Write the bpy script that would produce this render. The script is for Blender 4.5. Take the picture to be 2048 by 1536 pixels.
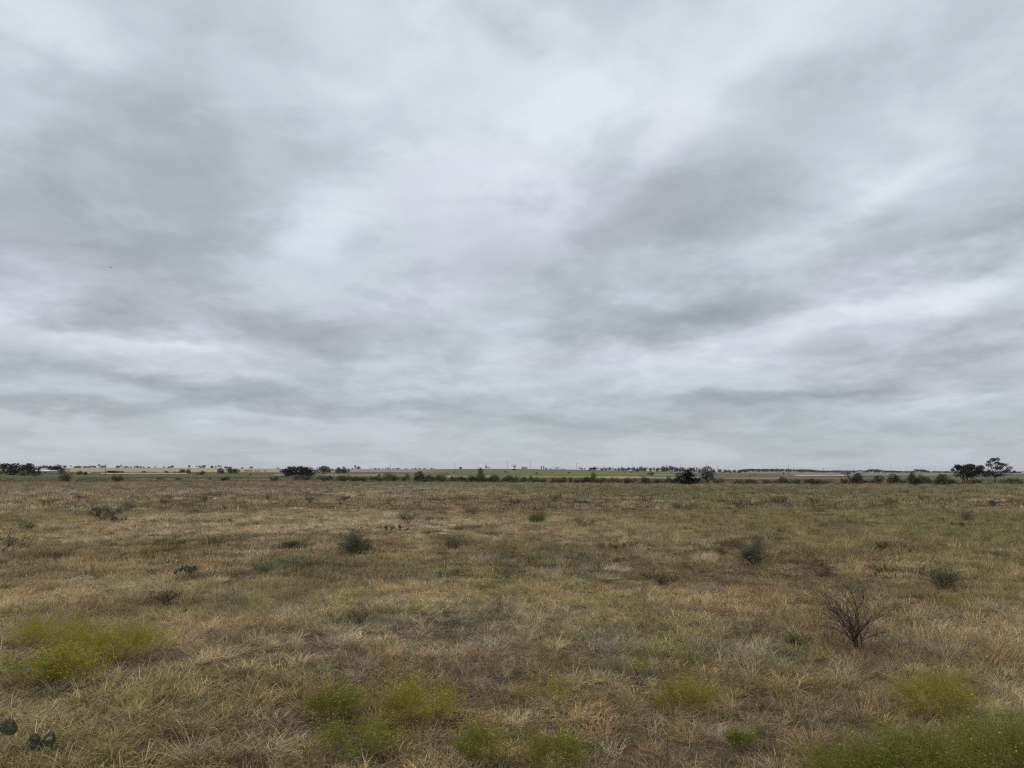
import bpy, math
import numpy as np
from mathutils import Vector, Matrix

# ------------------------------------------------------------------ camera
F = 1410.0            # focal length in pixels of the 2048 px wide photograph
H = 2.3               # camera height above the near field
ROW0 = 942.0          # row of the eye level
TH = math.atan((ROW0 - 768.0) / F)
scene = bpy.context.scene
for o in list(bpy.data.objects):
    bpy.data.objects.remove(o)
C = scene.collection
cam_d = bpy.data.cameras.new('camera')
cam = bpy.data.objects.new('camera', cam_d)
C.objects.link(cam)
cam_d.sensor_width = 36.0
cam_d.lens = 36.0 * F / 2048.0
cam_d.clip_start = 0.1
cam_d.clip_end = 30000.0
cam.location = (0, 0, H)
cam.rotation_euler = (math.pi / 2 + TH, 0, 0)
scene.camera = cam
scene.render.resolution_x = 1024
scene.render.resolution_y = 768
scene.cycles.max_bounces = 4
scene.cycles.use_denoising = False
scene.cycles.filter_width = 1.25
scene.cycles.diffuse_bounces = 2
scene.cycles.transmission_bounces = 2

# ------------------------------------------------------------------ view, sun
scene.view_settings.view_transform = 'Standard'
scene.view_settings.look = 'None'
scene.view_settings.exposure = 0.0
scene.view_settings.gamma = 1.0
SUN_EL, SUN_AZ = math.radians(58), math.radians(-20)     # azimuth from +Y towards +X
sun_d = bpy.data.lights.new('sun', 'SUN')
sun_d.energy = 0.9
sun_d.angle = math.radians(25)
sun_d.color = (1.0, 0.965, 0.91)
sun = bpy.data.objects.new('sun', sun_d)
C.objects.link(sun)
sd = Vector((math.cos(SUN_EL) * math.sin(SUN_AZ), math.cos(SUN_EL) * math.cos(SUN_AZ), math.sin(SUN_EL)))
sun.rotation_euler = (-sd).to_track_quat('-Z', 'Y').to_euler()

# ------------------------------------------------------------------ world: overcast cloud deck over a Nishita sky
world = bpy.data.worlds.new('World')
scene.world = world
world.use_nodes = True
world.cycles.sampling_method = 'MANUAL'
world.cycles.sample_map_resolution = 256
WN = world.node_tree
WN.nodes.clear()


class NB:
    """small helper to write node maths"""
    def __init__(s, t): s.t = t

    def n(s, kind, **kw):
        x = s.t.nodes.new(kind)
        for k, v in kw.items(): setattr(x, k, v)
        return x

    def put(s, sock, v):
        if hasattr(v, 'is_output'): s.t.links.new(v, sock)
        else: sock.default_value = v

    def m(s, op, a, b=None, c=None, clamp=False):
        x = s.n('ShaderNodeMath', operation=op)
        x.use_clamp = clamp
        s.put(x.inputs[0], a)
        if b is not None: s.put(x.inputs[1], b)
        if c is not None: s.put(x.inputs[2], c)
        return x.outputs[0]

    def vm(s, op, a, b=None, scale=None):
        x = s.n('ShaderNodeVectorMath', operation=op)
        s.put(x.inputs[0], a)
        if b is not None: s.put(x.inputs[1], b)
        if scale is not None: s.put(x.inputs['Scale'], scale)
        return x.outputs[0]

    def dot(s, a, b):
        x = s.n('ShaderNodeVectorMath', operation='DOT_PRODUCT')
        s.put(x.inputs[0], a); s.put(x.inputs[1], b)
        return x.outputs['Value']

    def xyz(s, a, b, c):
        x = s.n('ShaderNodeCombineXYZ')
        for i, v in enumerate((a, b, c)): s.put(x.inputs[i], v)
        return x.outputs[0]

    def sep(s, v):
        x = s.n('ShaderNodeSeparateXYZ')
        s.put(x.inputs[0], v)
        return x.outputs

    def noise(s, vec, scale, detail=4, rough=0.5, dist=0.0, color=False, lac=2.0, dim='3D'):
        x = s.n('ShaderNodeTexNoise', noise_dimensions=dim)
        s.put(x.inputs['Vector'], vec)
        x.inputs['Scale'].default_value = scale
        x.inputs['Detail'].default_value = detail
        x.inputs['Roughness'].default_value = rough
        x.inputs['Distortion'].default_value = dist
        x.inputs['Lacunarity'].default_value = lac
        return x.outputs['Color'] if color else x.outputs['Fac']

    def ramp(s, fac, stops):
        x = s.n('ShaderNodeValToRGB')
        e = x.color_ramp.elements
        while len(e) < len(stops): e.new(0.5)
        for el, (p, c) in zip(e, stops):
            el.position = p
            el.color = (*c, 1)
        s.put(x.inputs[0], fac)
        return x.outputs[0]

    def mix(s, fac, a, b, mode='MIX'):
        x = s.n('ShaderNodeMix', data_type='RGBA', blend_type=mode)
        s.put(x.inputs[0], fac)
        for sock, v in ((x.inputs[6], a), (x.inputs[7], b)):
            s.put(sock, (*v, 1) if isinstance(v, tuple) and len(v) == 3 else v)
        return x.outputs[2]


def lin(r, g, b):
    return tuple((v / 255 / 12.92) if v / 255 <= 0.04045 else ((v / 255 + 0.055) / 1.055) ** 2.4 for v in (r, g, b))


def pix_dir(px, py):
    v = Vector(((px - 1024) / F, 1.0, -(py - 768) / F))
    return (Matrix.Rotation(TH, 3, 'X') @ v).normalized()


w = NB(WN)
D = w.n('ShaderNodeTexCoord').outputs['Generated']
dx, dy, dz = w.sep(D)
az = w.m('ARCTAN2', dx, dy)
el = w.m('ARCSINE', dz)
elp = w.m('MAXIMUM', el, 0.0)
# cloud-deck coordinates (flattened towards the horizon so that far banks stay resolved)
den = w.m('ADD', w.m('MAXIMUM', dz, 0.0), 0.19)
u = w.m('DIVIDE', dx, den)
v = w.m('DIVIDE', dy, den)
deck = w.xyz(w.m('ADD', u, 13.1), w.m('ADD', v, 4.7), 0.0)
n_big = w.noise(deck, 0.9, 2, 0.5, 0.0, dim='2D')
n_mid = w.noise(deck, 2.4, 7, 0.57, 0.15, dim='2D')
n_lay = w.noise(deck, 1.9, 6, 0.60, 0.15, dim='2D')
n_lay = w.m('MULTIPLY', w.m('SUBTRACT', n_lay, 0.43), 1 / 0.17, clamp=True)
n_lay = w.m('MULTIPLY', w.m('MULTIPLY', n_lay, n_lay), w.m('SUBTRACT', 3.0, w.m('MULTIPLY', n_lay, 2.0)))
field = w.m('ADD', w.m('MULTIPLY', w.m('SUBTRACT', n_big, 0.5), 0.50),
            w.m('ADD', w.m('MULTIPLY', w.m('SUBTRACT', n_mid, 0.5), 0.58), w.m('MULTIPLY', w.m('SUBTRACT', 0.5, n_lay), 0.17)))
# the larger cloud banks: soft ellipses in azimuth / elevation, their outlines ragged by noise
wc = w.sep(w.noise(deck, 2.2, 4, 0.55, 0.0, color=True, dim='2D'))
wob = w.m('ADD', w.m('MULTIPLY', elp, 0.5), 0.02)
azw = w.m('ADD', az, w.m('MULTIPLY', w.m('SUBTRACT', wc[0], 0.5), w.m('MULTIPLY', wob, 1.3)))
elw = w.m('ADD', el, w.m('MULTIPLY', w.m('SUBTRACT', wc[1], 0.5), w.m('MULTIPLY', wob, 0.9)))
banks = [  # px, py, sx, sy, tilt (deg, + = rising to the right), amplitude
    (120, 480, 190, 85, -12, -.42), (300, 280, 160, 130, -20, -.36), (560, 655, 190, 32, -4, -.30), (240, 628, 90, 34, 0, -.22),
    (1380, 395, 260, 62, 18, -.30), (1330, 645, 260, 42, 15, -.42), (1930, 500, 170, 36, 18, -.28), (1880, 735, 150, 32, 4, -.32),
    (1560, 790, 220, 18, 2, -.42), (110, 812, 130, 15, -2, -.46), (560, 800, 150, 16, -4, -.38), (300, 758, 170, 18, 0, -.30), (820, 822, 160, 12, 3, -.25), (1250, 850, 220, 12, 0, -.2),
    (1000, 480, 130, 90, 30, -.16), (950, 30, 70, 45, 0, -.18), (2000, 640, 120, 26, 10, -.26), (1700, 870, 500, 22, 0, -.14),
    (620, 440, 85, 62, 10, .36), (1010, 300, 170, 110, 35, .32), (1800, 370, 190, 45, 22, .34), (1690, 620, 210, 28, 15, .34),
    (1960, 560, 110, 28, 15, .28), (1120, 745, 240, 36, 6, .28), (1030, 680, 60, 34, 0, .24), (360, 682, 110, 16, 0, .28),
    (90, 655, 70, 30, 0, .20), (380, 836, 190, 12, 2, .26), (1880, 806, 120, 13, 6, .26), (760, 130, 160, 130, 0, .22),
    (1250, 130, 150, 120, 30, .20), (60, 60, 90, 70, 0, .16), (60, 230, 90, 50, -20, .14), (1500, 180, 160, 70, 30, .14)]
tot = field
bank_vec = w.xyz(azw, elw, 1.0)
for (bx, by, sx, sy, tilt, amp) in banks:
    d0 = pix_dir(bx, by)
    a0, e0 = math.atan2(d0.x, d0.y), math.asin(d0.z)
    zoom = 1.0 / F * d0.y
    c_, s_ = math.cos(math.radians(tilt)), math.sin(math.radians(tilt))
    kx, ky = 1 / (sx * zoom), 1 / (sy * zoom)
    p = w.dot(bank_vec, (c_ * kx, s_ * kx, -(a0 * c_ + e0 * s_) * kx))
    q = w.dot(bank_vec, (-s_ * ky, c_ * ky, (a0 * s_ - e0 * c_) * ky))
    r2 = w.m('MULTIPLY_ADD', p, p, w.m('MULTIPLY', q, q))
    tot = w.m('MULTIPLY_ADD', w.m('POWER', 0.55, r2), amp * 1.02, tot)
# near the horizon the deck is seen edge-on and evens out; higher up it is thinner and brighter
fade = w.m('SMOOTHSTEP', 0.0, 0.16, elp) if False else w.m('MULTIPLY', w.m('MINIMUM', elp, 0.12), 1 / 0.12)
amp_h = w.m('ADD', w.m('MULTIPLY', fade, 0.62), 0.38)
lift = w.m('MULTIPLY', w.m('MINIMUM', elp, 0.6), 0.44)
t_ = w.m('ADD', w.m('ADD', w.m('MULTIPLY', tot, w.m('MULTIPLY', amp_h, 0.95)), 0.455), lift)
ccol = w.ramp(t_, [(0.0, lin(154, 159, 166)), (0.33, lin(178, 184, 190)), (0.62, lin(201, 207, 214)), (1.0, lin(229, 234, 241))])
# faint warm / cool drift between cloud banks
drift = w.noise(deck, 0.9, 1, 0.5, dim='2D')
ccol = w.mix(1.0, ccol, w.ramp(drift, [(0.40, (0.968, 1.0, 0.996)), (0.60, (0.995, 0.988, 1.0))]), 'MULTIPLY')
sky = w.n('ShaderNodeTexSky', sky_type='NISHITA')
sky.sun_disc = False
sky.sun_elevation = SUN_EL
sky.sun_rotation = SUN_AZ
bg1 = w.n('ShaderNodeBackground')
w.put(bg1.inputs[0], sky.outputs[0])
bg1.inputs[1].default_value = 0.10
bg2 = w.n('ShaderNodeBackground')
w.put(bg2.inputs[0], ccol)
bg2.inputs[1].default_value = 1.0
mx = w.n('ShaderNodeMixShader')
mx.inputs[0].default_value = 0.95
WN.links.new(bg1.outputs[0], mx.inputs[1])
WN.links.new(bg2.outputs[0], mx.inputs[2])
wo = w.n('ShaderNodeOutputWorld')
WN.links.new(mx.outputs[0], wo.inputs[0])

# ------------------------------------------------------------------ terrain
COLS = np.array([-900, 0, 300, 620, 900, 1020, 1150, 1350, 1700, 2048, 2900.])
YS = np.array([180, 300, 500, 800, 1200, 1600, 2500, 6000.])
ROWS = np.array([
    [961, 955, 948.5, 942.5, 938.0, 937.0, 940, 941.],
    [961, 955, 948.5, 942.5, 938.0, 937.0, 940, 941],
    [961, 955, 948.5, 942.0, 936.5, 935.0, 938, 940],
    [962, 955.5, 949, 944.0, 939.5, 938.0, 940, 941],
    [963, 957.5, 950, 944.0, 938.0, 938.5, 941, 942],
    [963, 958, 950.5, 944, 937.3, 938.5, 941, 942],
    [963.5, 958, 951, 945, 938.7, 940, 942, 942.5],
    [964, 959, 953, 947, 943.5, 943, 943, 943],
    [964, 960, 956, 951, 948, 946.5, 945, 944],
    [964, 960.5, 957, 952, 949, 947, 945.5, 944],
    [964, 960.5, 957, 952, 949, 947, 945.5, 944]])
KROW = lambda row: np.tan(TH - np.arctan((np.asarray(row, float) - 768.0) / F))
ZT = H + KROW(ROWS) * YS[None, :]
YS2 = np.concatenate([[1, 100, 132], YS])
ZT2 = np.concatenate([np.zeros((len(COLS), 3)), ZT], 1)
LY = np.linspace(math.log(1.0), math.log(6000.0), 500)
PC = np.linspace(-900, 2900, 381)
tmp = np.array([np.interp(LY, np.log(YS2), r) for r in ZT2])
TAB = np.array([np.interp(PC, COLS, tmp[:, j]) for j in range(len(LY))])      # [LY, PC]
kern = np.ones(9) / 9
for _ in range(2):
    pad = np.pad(TAB, ((4, 4), (0, 0)), 'edge')
    TAB = np.stack([np.convolve(pad[:, i], kern, 'valid') for i in range(TAB.shape[1])], 1)
    pad = np.pad(TAB, ((0, 0), (4, 4)), 'edge')
    TAB = np.stack([np.convolve(pad[i], kern, 'valid') for i in range(TAB.shape[0])], 0)
TAB[LY < math.log(95)] = 0


def hash_lattice(seed):
    return np.random.RandomState(seed).rand(256, 256)


LAT = {}


def vnoise(x, y, scale, seed, octaves=3):
    """value noise 0..1 in world metres; scale = size of a blob"""
    x = np.asarray(x, float); y = np.asarray(y, float)
    out = np.zeros_like(x); a = 1.0; tot_ = 0
    for o in range(octaves):
        k = seed * 10 + o
        if k not in LAT: LAT[k] = hash_lattice(k)
        L = LAT[k]
        gx, gy = x / scale + 31.7 * o, y / scale + 17.3 * o
        ix, iy = np.floor(gx).astype(int), np.floor(gy).astype(int)
        fx, fy = gx - ix, gy - iy
        fx = fx * fx * (3 - 2 * fx); fy = fy * fy * (3 - 2 * fy)
        i0, i1, j0, j1 = ix % 256, (ix + 1) % 256, iy % 256, (iy + 1) % 256
        out += a * ((L[i0, j0] * (1 - fx) + L[i1, j0] * fx) * (1 - fy) + (L[i0, j1] * (1 - fx) + L[i1, j1] * fx) * fy)
        tot_ += a; a *= 0.5; scale *= 0.5
    return out / tot_


def sst(a, b, x):
    t = np.clip((np.asarray(x, float) - a) / (b - a), 0, 1)
    return t * t * (3 - 2 * t)


def zf(x, y):
    x = np.asarray(x, float); y = np.asarray(y, float)
    yy = np.maximum(y, 1.0)
    px = np.clip(1024 + F * x / (0.9925 * yy), -900, 2900)
    li = np.clip((np.log(yy) - LY[0]) / (LY[1] - LY[0]), 0, len(LY) - 1.001)
    ci = np.clip((px + 900) / (PC[1] - PC[0]), 0, len(PC) - 1.001)
    a, b = li.astype(int), ci.astype(int)
    fa, fb = li - a, ci - b
    z = (TAB[a, b] * (1 - fa) + TAB[a + 1, b] * fa) * (1 - fb) + (TAB[a, b + 1] * (1 - fa) + TAB[a + 1, b + 1] * fa) * fb
    near = sst(3, 8, y) * (1 - sst(70, 110, y))
    z = z + near * ((vnoise(x, y, 3.0, 91, 2) - 0.5) * 0.10 + (vnoise(x, y, 14.0, 92, 2) - 0.5) * 0.22)
    return z


def zf1(x, y): return float(zf(np.array([x]), np.array([y]))[0])


YSAMP = np.exp(np.linspace(math.log(3.0), math.log(4500.0), 4000))


def xat(px, row, Y):
    k = float(KROW(row))
    return (px - 1024) / F * Y * (math.cos(TH) + k * math.sin(TH))


def ground(px, row):
    """first point of the terrain seen at this pixel"""
    k = float(KROW(row))
    X = (px - 1024) / F * YSAMP * (math.cos(TH) + k * math.sin(TH))
    hit = np.nonzero(zf(X, YSAMP) >= H + k * YSAMP)[0]
    if len(hit) == 0:
        # above the skyline: stand it on the crest
        zz = zf(X, YSAMP); i = int(np.argmax((zz - H) / YSAMP * (YSAMP > 200)))
    else: i = int(hit[0])
    return float(X[i]), float(YSAMP[i]), float(zf(X[i:i + 1], YSAMP[i:i + 1])[0])


def rowof(y, z):
    return 768 + F * np.tan(TH - np.arctan((z - H) / np.maximum(y, 1e-3)))


def crest(px):
    X = (px - 1024) / F * YSAMP * math.cos(TH)
    z = zf(X, YSAMP)
    s = (z - H) / YSAMP
    s[(YSAMP < 900) | (YSAMP > 2600)] = -9
    i = int(np.argmax(s))
    return float(X[i]), float(YSAMP[i]), float(z[i])


# ------------------------------------------------------------------ mesh and material helpers
def mesh_np(name, verts, faces, mats=(), attrs=None, smooth=False):
    """faces: list of int arrays (n,3) or (n,4)"""
    me = bpy.data.meshes.new(name)
    verts = np.asarray(verts, np.float32)
    me.vertices.add(len(verts))
    me.vertices.foreach_set('co', verts.ravel())
    faces = [np.asarray(f, np.int32) for f in faces if len(f)]
    loops = np.concatenate([f.ravel() for f in faces])
    sizes = np.concatenate([np.full(len(f), f.shape[1], np.int32) for f in faces])
    me.loops.add(len(loops))
    me.loops.foreach_set('vertex_index', loops)
    me.polygons.add(len(sizes))
    me.polygons.foreach_set('loop_start', np.concatenate([[0], np.cumsum(sizes)[:-1]]).astype(np.int32))
    me.polygons.foreach_set('loop_total', sizes)
    if smooth: me.polygons.foreach_set('use_smooth', np.ones(len(sizes), bool))
    for k, v_ in (attrs or {}).items():
        v_ = np.asarray(v_, np.float32)
        if v_.ndim == 1:
            a = me.attributes.new(k, 'FLOAT', 'POINT'); a.data.foreach_set('value', v_)
        else:
            a = me.attributes.new(k, 'FLOAT_COLOR', 'POINT')
            a.data.foreach_set('color', np.concatenate([v_, np.ones((len(v_), 1))], 1).astype(np.float32).ravel())
    for m_ in mats: me.materials.append(m_)
    me.update(calc_edges=True)
    me.validate()
    return me


class MB:
    """collects simple solids for one mesh"""
    def __init__(s): s.v = []; s.q = []; s.t = []; s.n = 0

    def add(s, v_, q=(), t=()):
        v_ = np.asarray(v_, float)
        s.v.append(v_)
        if len(q): s.q.append(np.asarray(q, int) + s.n)
        if len(t): s.t.append(np.asarray(t, int) + s.n)
        s.n += len(v_)
        return s

    def hexa(s, b, t_):
        """bottom and top rings of four corners"""
        return s.add(list(b) + list(t_), q=[[3, 2, 1, 0], [4, 5, 6, 7], [0, 1, 5, 4], [1, 2, 6, 5], [2, 3, 7, 6], [3, 0, 4, 7]])

    def box(s, x0, x1, y0, y1, z0, z1):
        r = lambda z: [(x0, y0, z), (x1, y0, z), (x1, y1, z), (x0, y1, z)]
        return s.hexa(r(z0), r(z1))

    def tube(s, pts, rad, k=6, cap=True):
        pts = np.asarray(pts, float); rad = np.asarray(rad, float)
        n = len(pts)
        tan = np.gradient(pts, axis=0)
        tan /= np.linalg.norm(tan, axis=1)[:, None] + 1e-9
        ref = np.where(np.abs(tan[:, 2:3]) > 0.9, np.array([[1., 0, 0]]), np.array([[0, 0, 1.]]))
        a = np.cross(tan, ref); a /= np.linalg.norm(a, axis=1)[:, None] + 1e-9
        b = np.cross(tan, a)
        an = np.linspace(0, 2 * math.pi, k, endpoint=False)
        ring = (a[:, None, :] * np.cos(an)[None, :, None] + b[:, None, :] * np.sin(an)[None, :, None]) * rad[:, None, None] + pts[:, None, :]
        i = np.arange(n - 1)[:, None] * k; j = np.arange(k)[None, :]
        q = np.stack([i + j, i + (j + 1) % k, i + k + (j + 1) % k, i + k + j], -1).reshape(-1, 4)
        v_ = ring.reshape(-1, 3)
        t = []
        if cap:
            v_ = np.concatenate([v_, pts[:1], pts[-1:]])
            t = [[(m + 1) % k, m, n * k] for m in range(k)] + [[(n - 1) * k + m, (n - 1) * k + (m + 1) % k, n * k + 1] for m in range(k)]
        return s.add(v_, q, t)

    def build(s, name, mat, parent=None, smooth=False, attrs=None):
        me = s.mesh(name, mat, smooth, attrs)
        return link(name, me, parent)

    def mesh(s, name, mat, smooth=False, attrs=None):
        f = []
        if s.q: f.append(np.concatenate(s.q))
        if s.t: f.append(np.concatenate(s.t))
        return mesh_np(name, np.concatenate(s.v), f, [mat], attrs, smooth)


def link(name, data, parent=None):
    o = bpy.data.objects.new(name, data)
    C.objects.link(o)
    if parent is not None: o.parent = parent
    return o


def tag(o, label=None, cat=None, group=None, kind=None):
    if label: o['label'] = label
    if cat: o['category'] = cat
    if group: o['group'] = group
    if kind: o['kind'] = kind
    return o


def empty(name, loc, rz=0.0, scale=(1, 1, 1)):
    o = link(name, None)
    o.location = loc
    o.rotation_euler = (0, 0, rz)
    o.scale = scale
    o.empty_display_size = 0.1
    return o


def material(name, build, rough=0.9, spec=0.1):
    m_ = bpy.data.materials.new(name)
    m_.use_nodes = True
    t = m_.node_tree
    b = NB(t)
    bs = t.nodes['Principled BSDF']
    bs.inputs['Roughness'].default_value = rough
    bs.inputs['Specular IOR Level'].default_value = spec
    col = build(b, bs)
    if col is not None: b.put(bs.inputs['Base Color'], (*col, 1) if isinstance(col, tuple) else col)
    return m_


def mixed(c1, c2, scale, detail=4, coord='Object', lo=0.35, hi=0.65):
    def f(b, bs):
        tc = b.n('ShaderNodeTexCoord').outputs[coord]
        return b.ramp(b.noise(tc, scale, detail, 0.6), [(lo, c1), (hi, c2)])
    return f


def leaf_material(name, c1, c2, vary=0.25, transl=0.25):
    """foliage: patches of two tones, a shift per plant, light passing through the leaves"""
    m_ = bpy.data.materials.new(name)
    m_.use_nodes = True
    t = m_.node_tree
    b = NB(t)
    t.nodes.clear()
    tc = b.n('ShaderNodeTexCoord').outputs['Object']
    geo = b.n('ShaderNodeNewGeometry')
    oi = b.n('ShaderNodeObjectInfo')
    col = b.mix(geo.outputs['Random Per Island'], c1, c2)
    nz = b.noise(tc, 4.0, 2, 0.5)
    br = b.m('ADD', b.m('MULTIPLY', nz, 0.9), 0.55)
    pr = b.m('ADD', b.m('MULTIPLY', oi.outputs['Random'], vary * 2), 1 - vary)
    col = b.mix(1.0, col, b.xyz(b.m('MULTIPLY', br, pr), b.m('MULTIPLY', br, pr), b.m('MULTIPLY', br, pr)), 'MULTIPLY')
    d = b.n('ShaderNodeBsdfDiffuse'); b.put(d.inputs[0], col)
    tr = b.n('ShaderNodeBsdfTranslucent'); b.put(tr.inputs[0], col)
    mx_ = b.n('ShaderNodeMixShader'); mx_.inputs[0].default_value = transl
    t.links.new(d.outputs[0], mx_.inputs[1]); t.links.new(tr.outputs[0], mx_.inputs[2])
    o = b.n('ShaderNodeOutputMaterial'); t.links.new(mx_.outputs[0], o.inputs[0])
    return m_


M = {}
M['bark'] = material('bark', mixed((0.055, 0.042, 0.033), (0.12, 0.10, 0.085), 9))
M['twig'] = material('twig', mixed((0.06, 0.047, 0.038), (0.14, 0.112, 0.09), 30))
M['pale_twig'] = material('pale_twig', mixed((0.30, 0.26, 0.21), (0.52, 0.47, 0.40), 30))
M['oak_leaf'] = leaf_material('oak_leaf', (0.022, 0.028, 0.018), (0.054, 0.060, 0.036), 0.2, 0.14)
M['tree_leaf'] = leaf_material('tree_leaf', (0.060, 0.069, 0.045), (0.128, 0.134, 0.085), 0.3, 0.28)
M['shrub_leaf'] = leaf_material('shrub_leaf', (0.092, 0.102, 0.056), (0.185, 0.187, 0.108), 0.30, 0.32)
M['juniper_leaf'] = leaf_material('juniper_leaf', (0.017, 0.023, 0.015), (0.045, 0.050, 0.032), 0.2, 0.10)
M['sapling_leaf'] = leaf_material('sapling_leaf', (0.150, 0.150, 0.085), (0.270, 0.250, 0.155), 0.2, 0.45)
M['dry_leaf'] = leaf_material('dry_leaf', (0.15, 0.11, 0.07), (0.27, 0.20, 0.13), 0.2, 0.4)
M['broom_stem'] = leaf_material('broom_stem', (0.28, 0.255, 0.045), (0.47, 0.41, 0.09), 0.15, 0.4)
M['broom_dark'] = leaf_material('broom_dark', (0.185, 0.200, 0.042), (0.35, 0.34, 0.09), 0.15, 0.4)
M['flower'] = leaf_material('flower', (0.62, 0.46, 0.03), (0.75, 0.60, 0.06), 0.1, 0.2)
M['cactus'] = material('cactus', mixed((0.036, 0.056, 0.024), (0.10, 0.118, 0.055), 9), 0.6, 0.3)
M['cactus_scar'] = material('cactus_scar', mixed((0.42, 0.38, 0.28), (0.60, 0.56, 0.42), 40))
M['spine'] = material('spine', lambda b, bs: (0.55, 0.48, 0.36))
M['green_grass'] = leaf_material('green_grass', (0.10, 0.15, 0.03), (0.20, 0.24, 0.07), 0.1, 0.3)
M['pole_wood'] = material('pole_wood', mixed((0.10, 0.085, 0.075), (0.19, 0.17, 0.15), 3))
M['insulator'] = material('insulator', lambda b, bs: (0.35, 0.36, 0.37), 0.3, 0.5)
M['white_roof'] = material('white_roof', mixed((0.72, 0.73, 0.74), (0.84, 0.84, 0.83), 0.6), 0.5, 0.4)
M['grey_wall'] = material('grey_wall', mixed((0.26, 0.25, 0.25), (0.38, 0.37, 0.36), 0.8))
M['rust_red'] = material('rust_red', mixed((0.075, 0.022, 0.020), (0.12, 0.040, 0.033), 1.2))
M['dark_open'] = material('dark_open', lambda b, bs: (0.02, 0.018, 0.016))
M['pale_wall'] = material('pale_wall', mixed((0.50, 0.47, 0.43), (0.66, 0.63, 0.58), 0.7))
M['brown_roof'] = material('brown_roof', mixed((0.16, 0.13, 0.11), (0.24, 0.20, 0.17), 0.9))
M['blue_wall'] = material('blue_wall', mixed((0.15, 0.175, 0.20), (0.21, 0.24, 0.27), 0.7))
M['car_paint'] = material('car_paint', mixed((0.78, 0.79, 0.80), (0.82, 0.82, 0.82), 2), 0.3, 0.5)
M['car_glass'] = material('car_glass', lambda b, bs: (0.012, 0.016, 0.018), 0.08, 0.5)
M['tyre'] = material('tyre', lambda b, bs: (0.02, 0.02, 0.02), 0.8)
M['rim'] = material('rim', lambda b, bs: (0.4, 0.4, 0.42), 0.35, 0.6)
M['hide_black'] = material('hide_black', mixed((0.010, 0.009, 0.008), (0.022, 0.018, 0.015), 4))
M['hide_red'] = material('hide_red', mixed((0.10, 0.040, 0.022), (0.16, 0.065, 0.035), 4))
M['steel'] = material('steel', lambda b, bs: (0.62, 0.63, 0.63), 0.45, 0.5)
M['bird'] = material('bird_feather', lambda b, bs: (0.02, 0.02, 0.022))
M['caliche'] = material('caliche', mixed((0.46, 0.42, 0.36), (0.62, 0.57, 0.50), 0.25, 5))
M['plank'] = material('plank', mixed((0.22, 0.20, 0.17), (0.34, 0.31, 0.27), 12))

# ------------------------------------------------------------------ the ground sheet
az_f = np.radians(np.concatenate([np.arange(-60, -42, 1.0), np.arange(-42, 42, 0.115), np.arange(42, 60, 1.0), np.arange(60, 300, 4.0)]))
rr = np.concatenate([[0.0], np.exp(np.linspace(math.log(0.6), math.log(7000.0), 300))])
RR, AA = np.meshgrid(rr, az_f, indexing='ij')
GX, GY = RR * np.sin(AA), RR * np.cos(AA)
GZ = zf(GX, GY)
far_drop = sst(4500, 7000, RR) * 10
GZ = GZ - far_drop * 0.3
gpx = 1024 + F * GX / (0.9925 * np.maximum(GY, 1.0))
grow = rowof(GY, GZ)
frontm = GY > 20


def soft(a, lo, hi, e):
    return sst(lo - e, lo + e, a) * (1 - sst(hi - e, hi + e, a))


def L3(*c): return np.array(lin(*c))


base = np.ones(GX.shape + (3,)) * np.array([0.125, 0.092, 0.058])          # bare soil and litter under the near grass
fld = np.ones_like(base) * np.array([0.155, 0.140, 0.080])                # far pasture
nz1 = vnoise(GX, GY, 60, 5, 3)[..., None]
nz2 = vnoise(GX, GY * 0.3, 9, 6, 3)[..., None]
fld = fld * (0.75 + 0.5 * nz2)
fld = fld * (1 - sst(0.45, 0.7, nz1)) + np.array([0.20, 0.165, 0.105]) * sst(0.45, 0.7, nz1)
patches = [  # px0, px1, row0, row1, edge px, edge rows, colour, strength : fields, mown strips and tracks of the far pastures
    (-900, 690, 930, 943.6, 60, 0.5, (0.43, 0.345, 0.215), .9),
    (330, 560, 938, 944.0, 60, 0.4, (0.46, 0.34, 0.22), .6),
    (560, 860, 930, 944.6, 70, 0.6, (0.34, 0.29, 0.225), .85),
    (-900, 560, 945.5, 952, 50, 1.0, (0.125, 0.130, 0.065), .8),
    (-900, 260, 952, 957, 40, 1.0, (0.16, 0.185, 0.075), .7),
    (640, 800, 949, 951, 30, 0.5, (0.42, 0.35, 0.22), .6),
    (280, 560, 958.6, 960.2, 40, 0.4, (0.36, 0.29, 0.19), .5),
    (880, 1340, 939, 949, 60, 1.0, (0.175, 0.180, 0.075), .75),
    (1060, 1300, 944, 951, 60, 1.0, (0.20, 0.185, 0.070), .7),
    (893, 915, 951, 955, 3, 0.5, (0.50, 0.43, 0.28), .9),
    (890, 1000, 951.3, 953.2, 12, 0.4, (0.46, 0.39, 0.25), .6),
    (1030, 1290, 952.8, 954.4, 20, 0.4, (0.46, 0.40, 0.26), .65),
    (1200, 1400, 954.0, 957.5, 20, 0.5, (0.42, 0.36, 0.25), .6),
    (1300, 1360, 949, 950.3, 10, 0.4, (0.40, 0.36, 0.27), .6),
    (1330, 1430, 943.0, 945.0, 20, 0.4, (0.46, 0.42, 0.33), .6),
    (1430, 1560, 944.6, 946.4, 20, 0.4, (0.44, 0.40, 0.30), .5),
    (1440, 1570, 956.0, 959.5, 20, 0.6, (0.36, 0.29, 0.20), .6),
    (1570, 2048, 943, 948.5, 40, 0.8, (0.34, 0.32, 0.25), .5),
    (1590, 1700, 949.4, 951.6, 10, 0.4, (0.60, 0.54, 0.44), .8),
    (1640, 1760, 951.3, 953.3, 20, 0.4, (0.085, 0.095, 0.045), .7),
    (1700, 1900, 949.2, 950.6, 30, 0.4, (0.42, 0.38, 0.28), .6),
    (620, 800, 944.2, 945.6, 40, 0.4, (0.09, 0.085, 0.055), .7),
]
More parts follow.
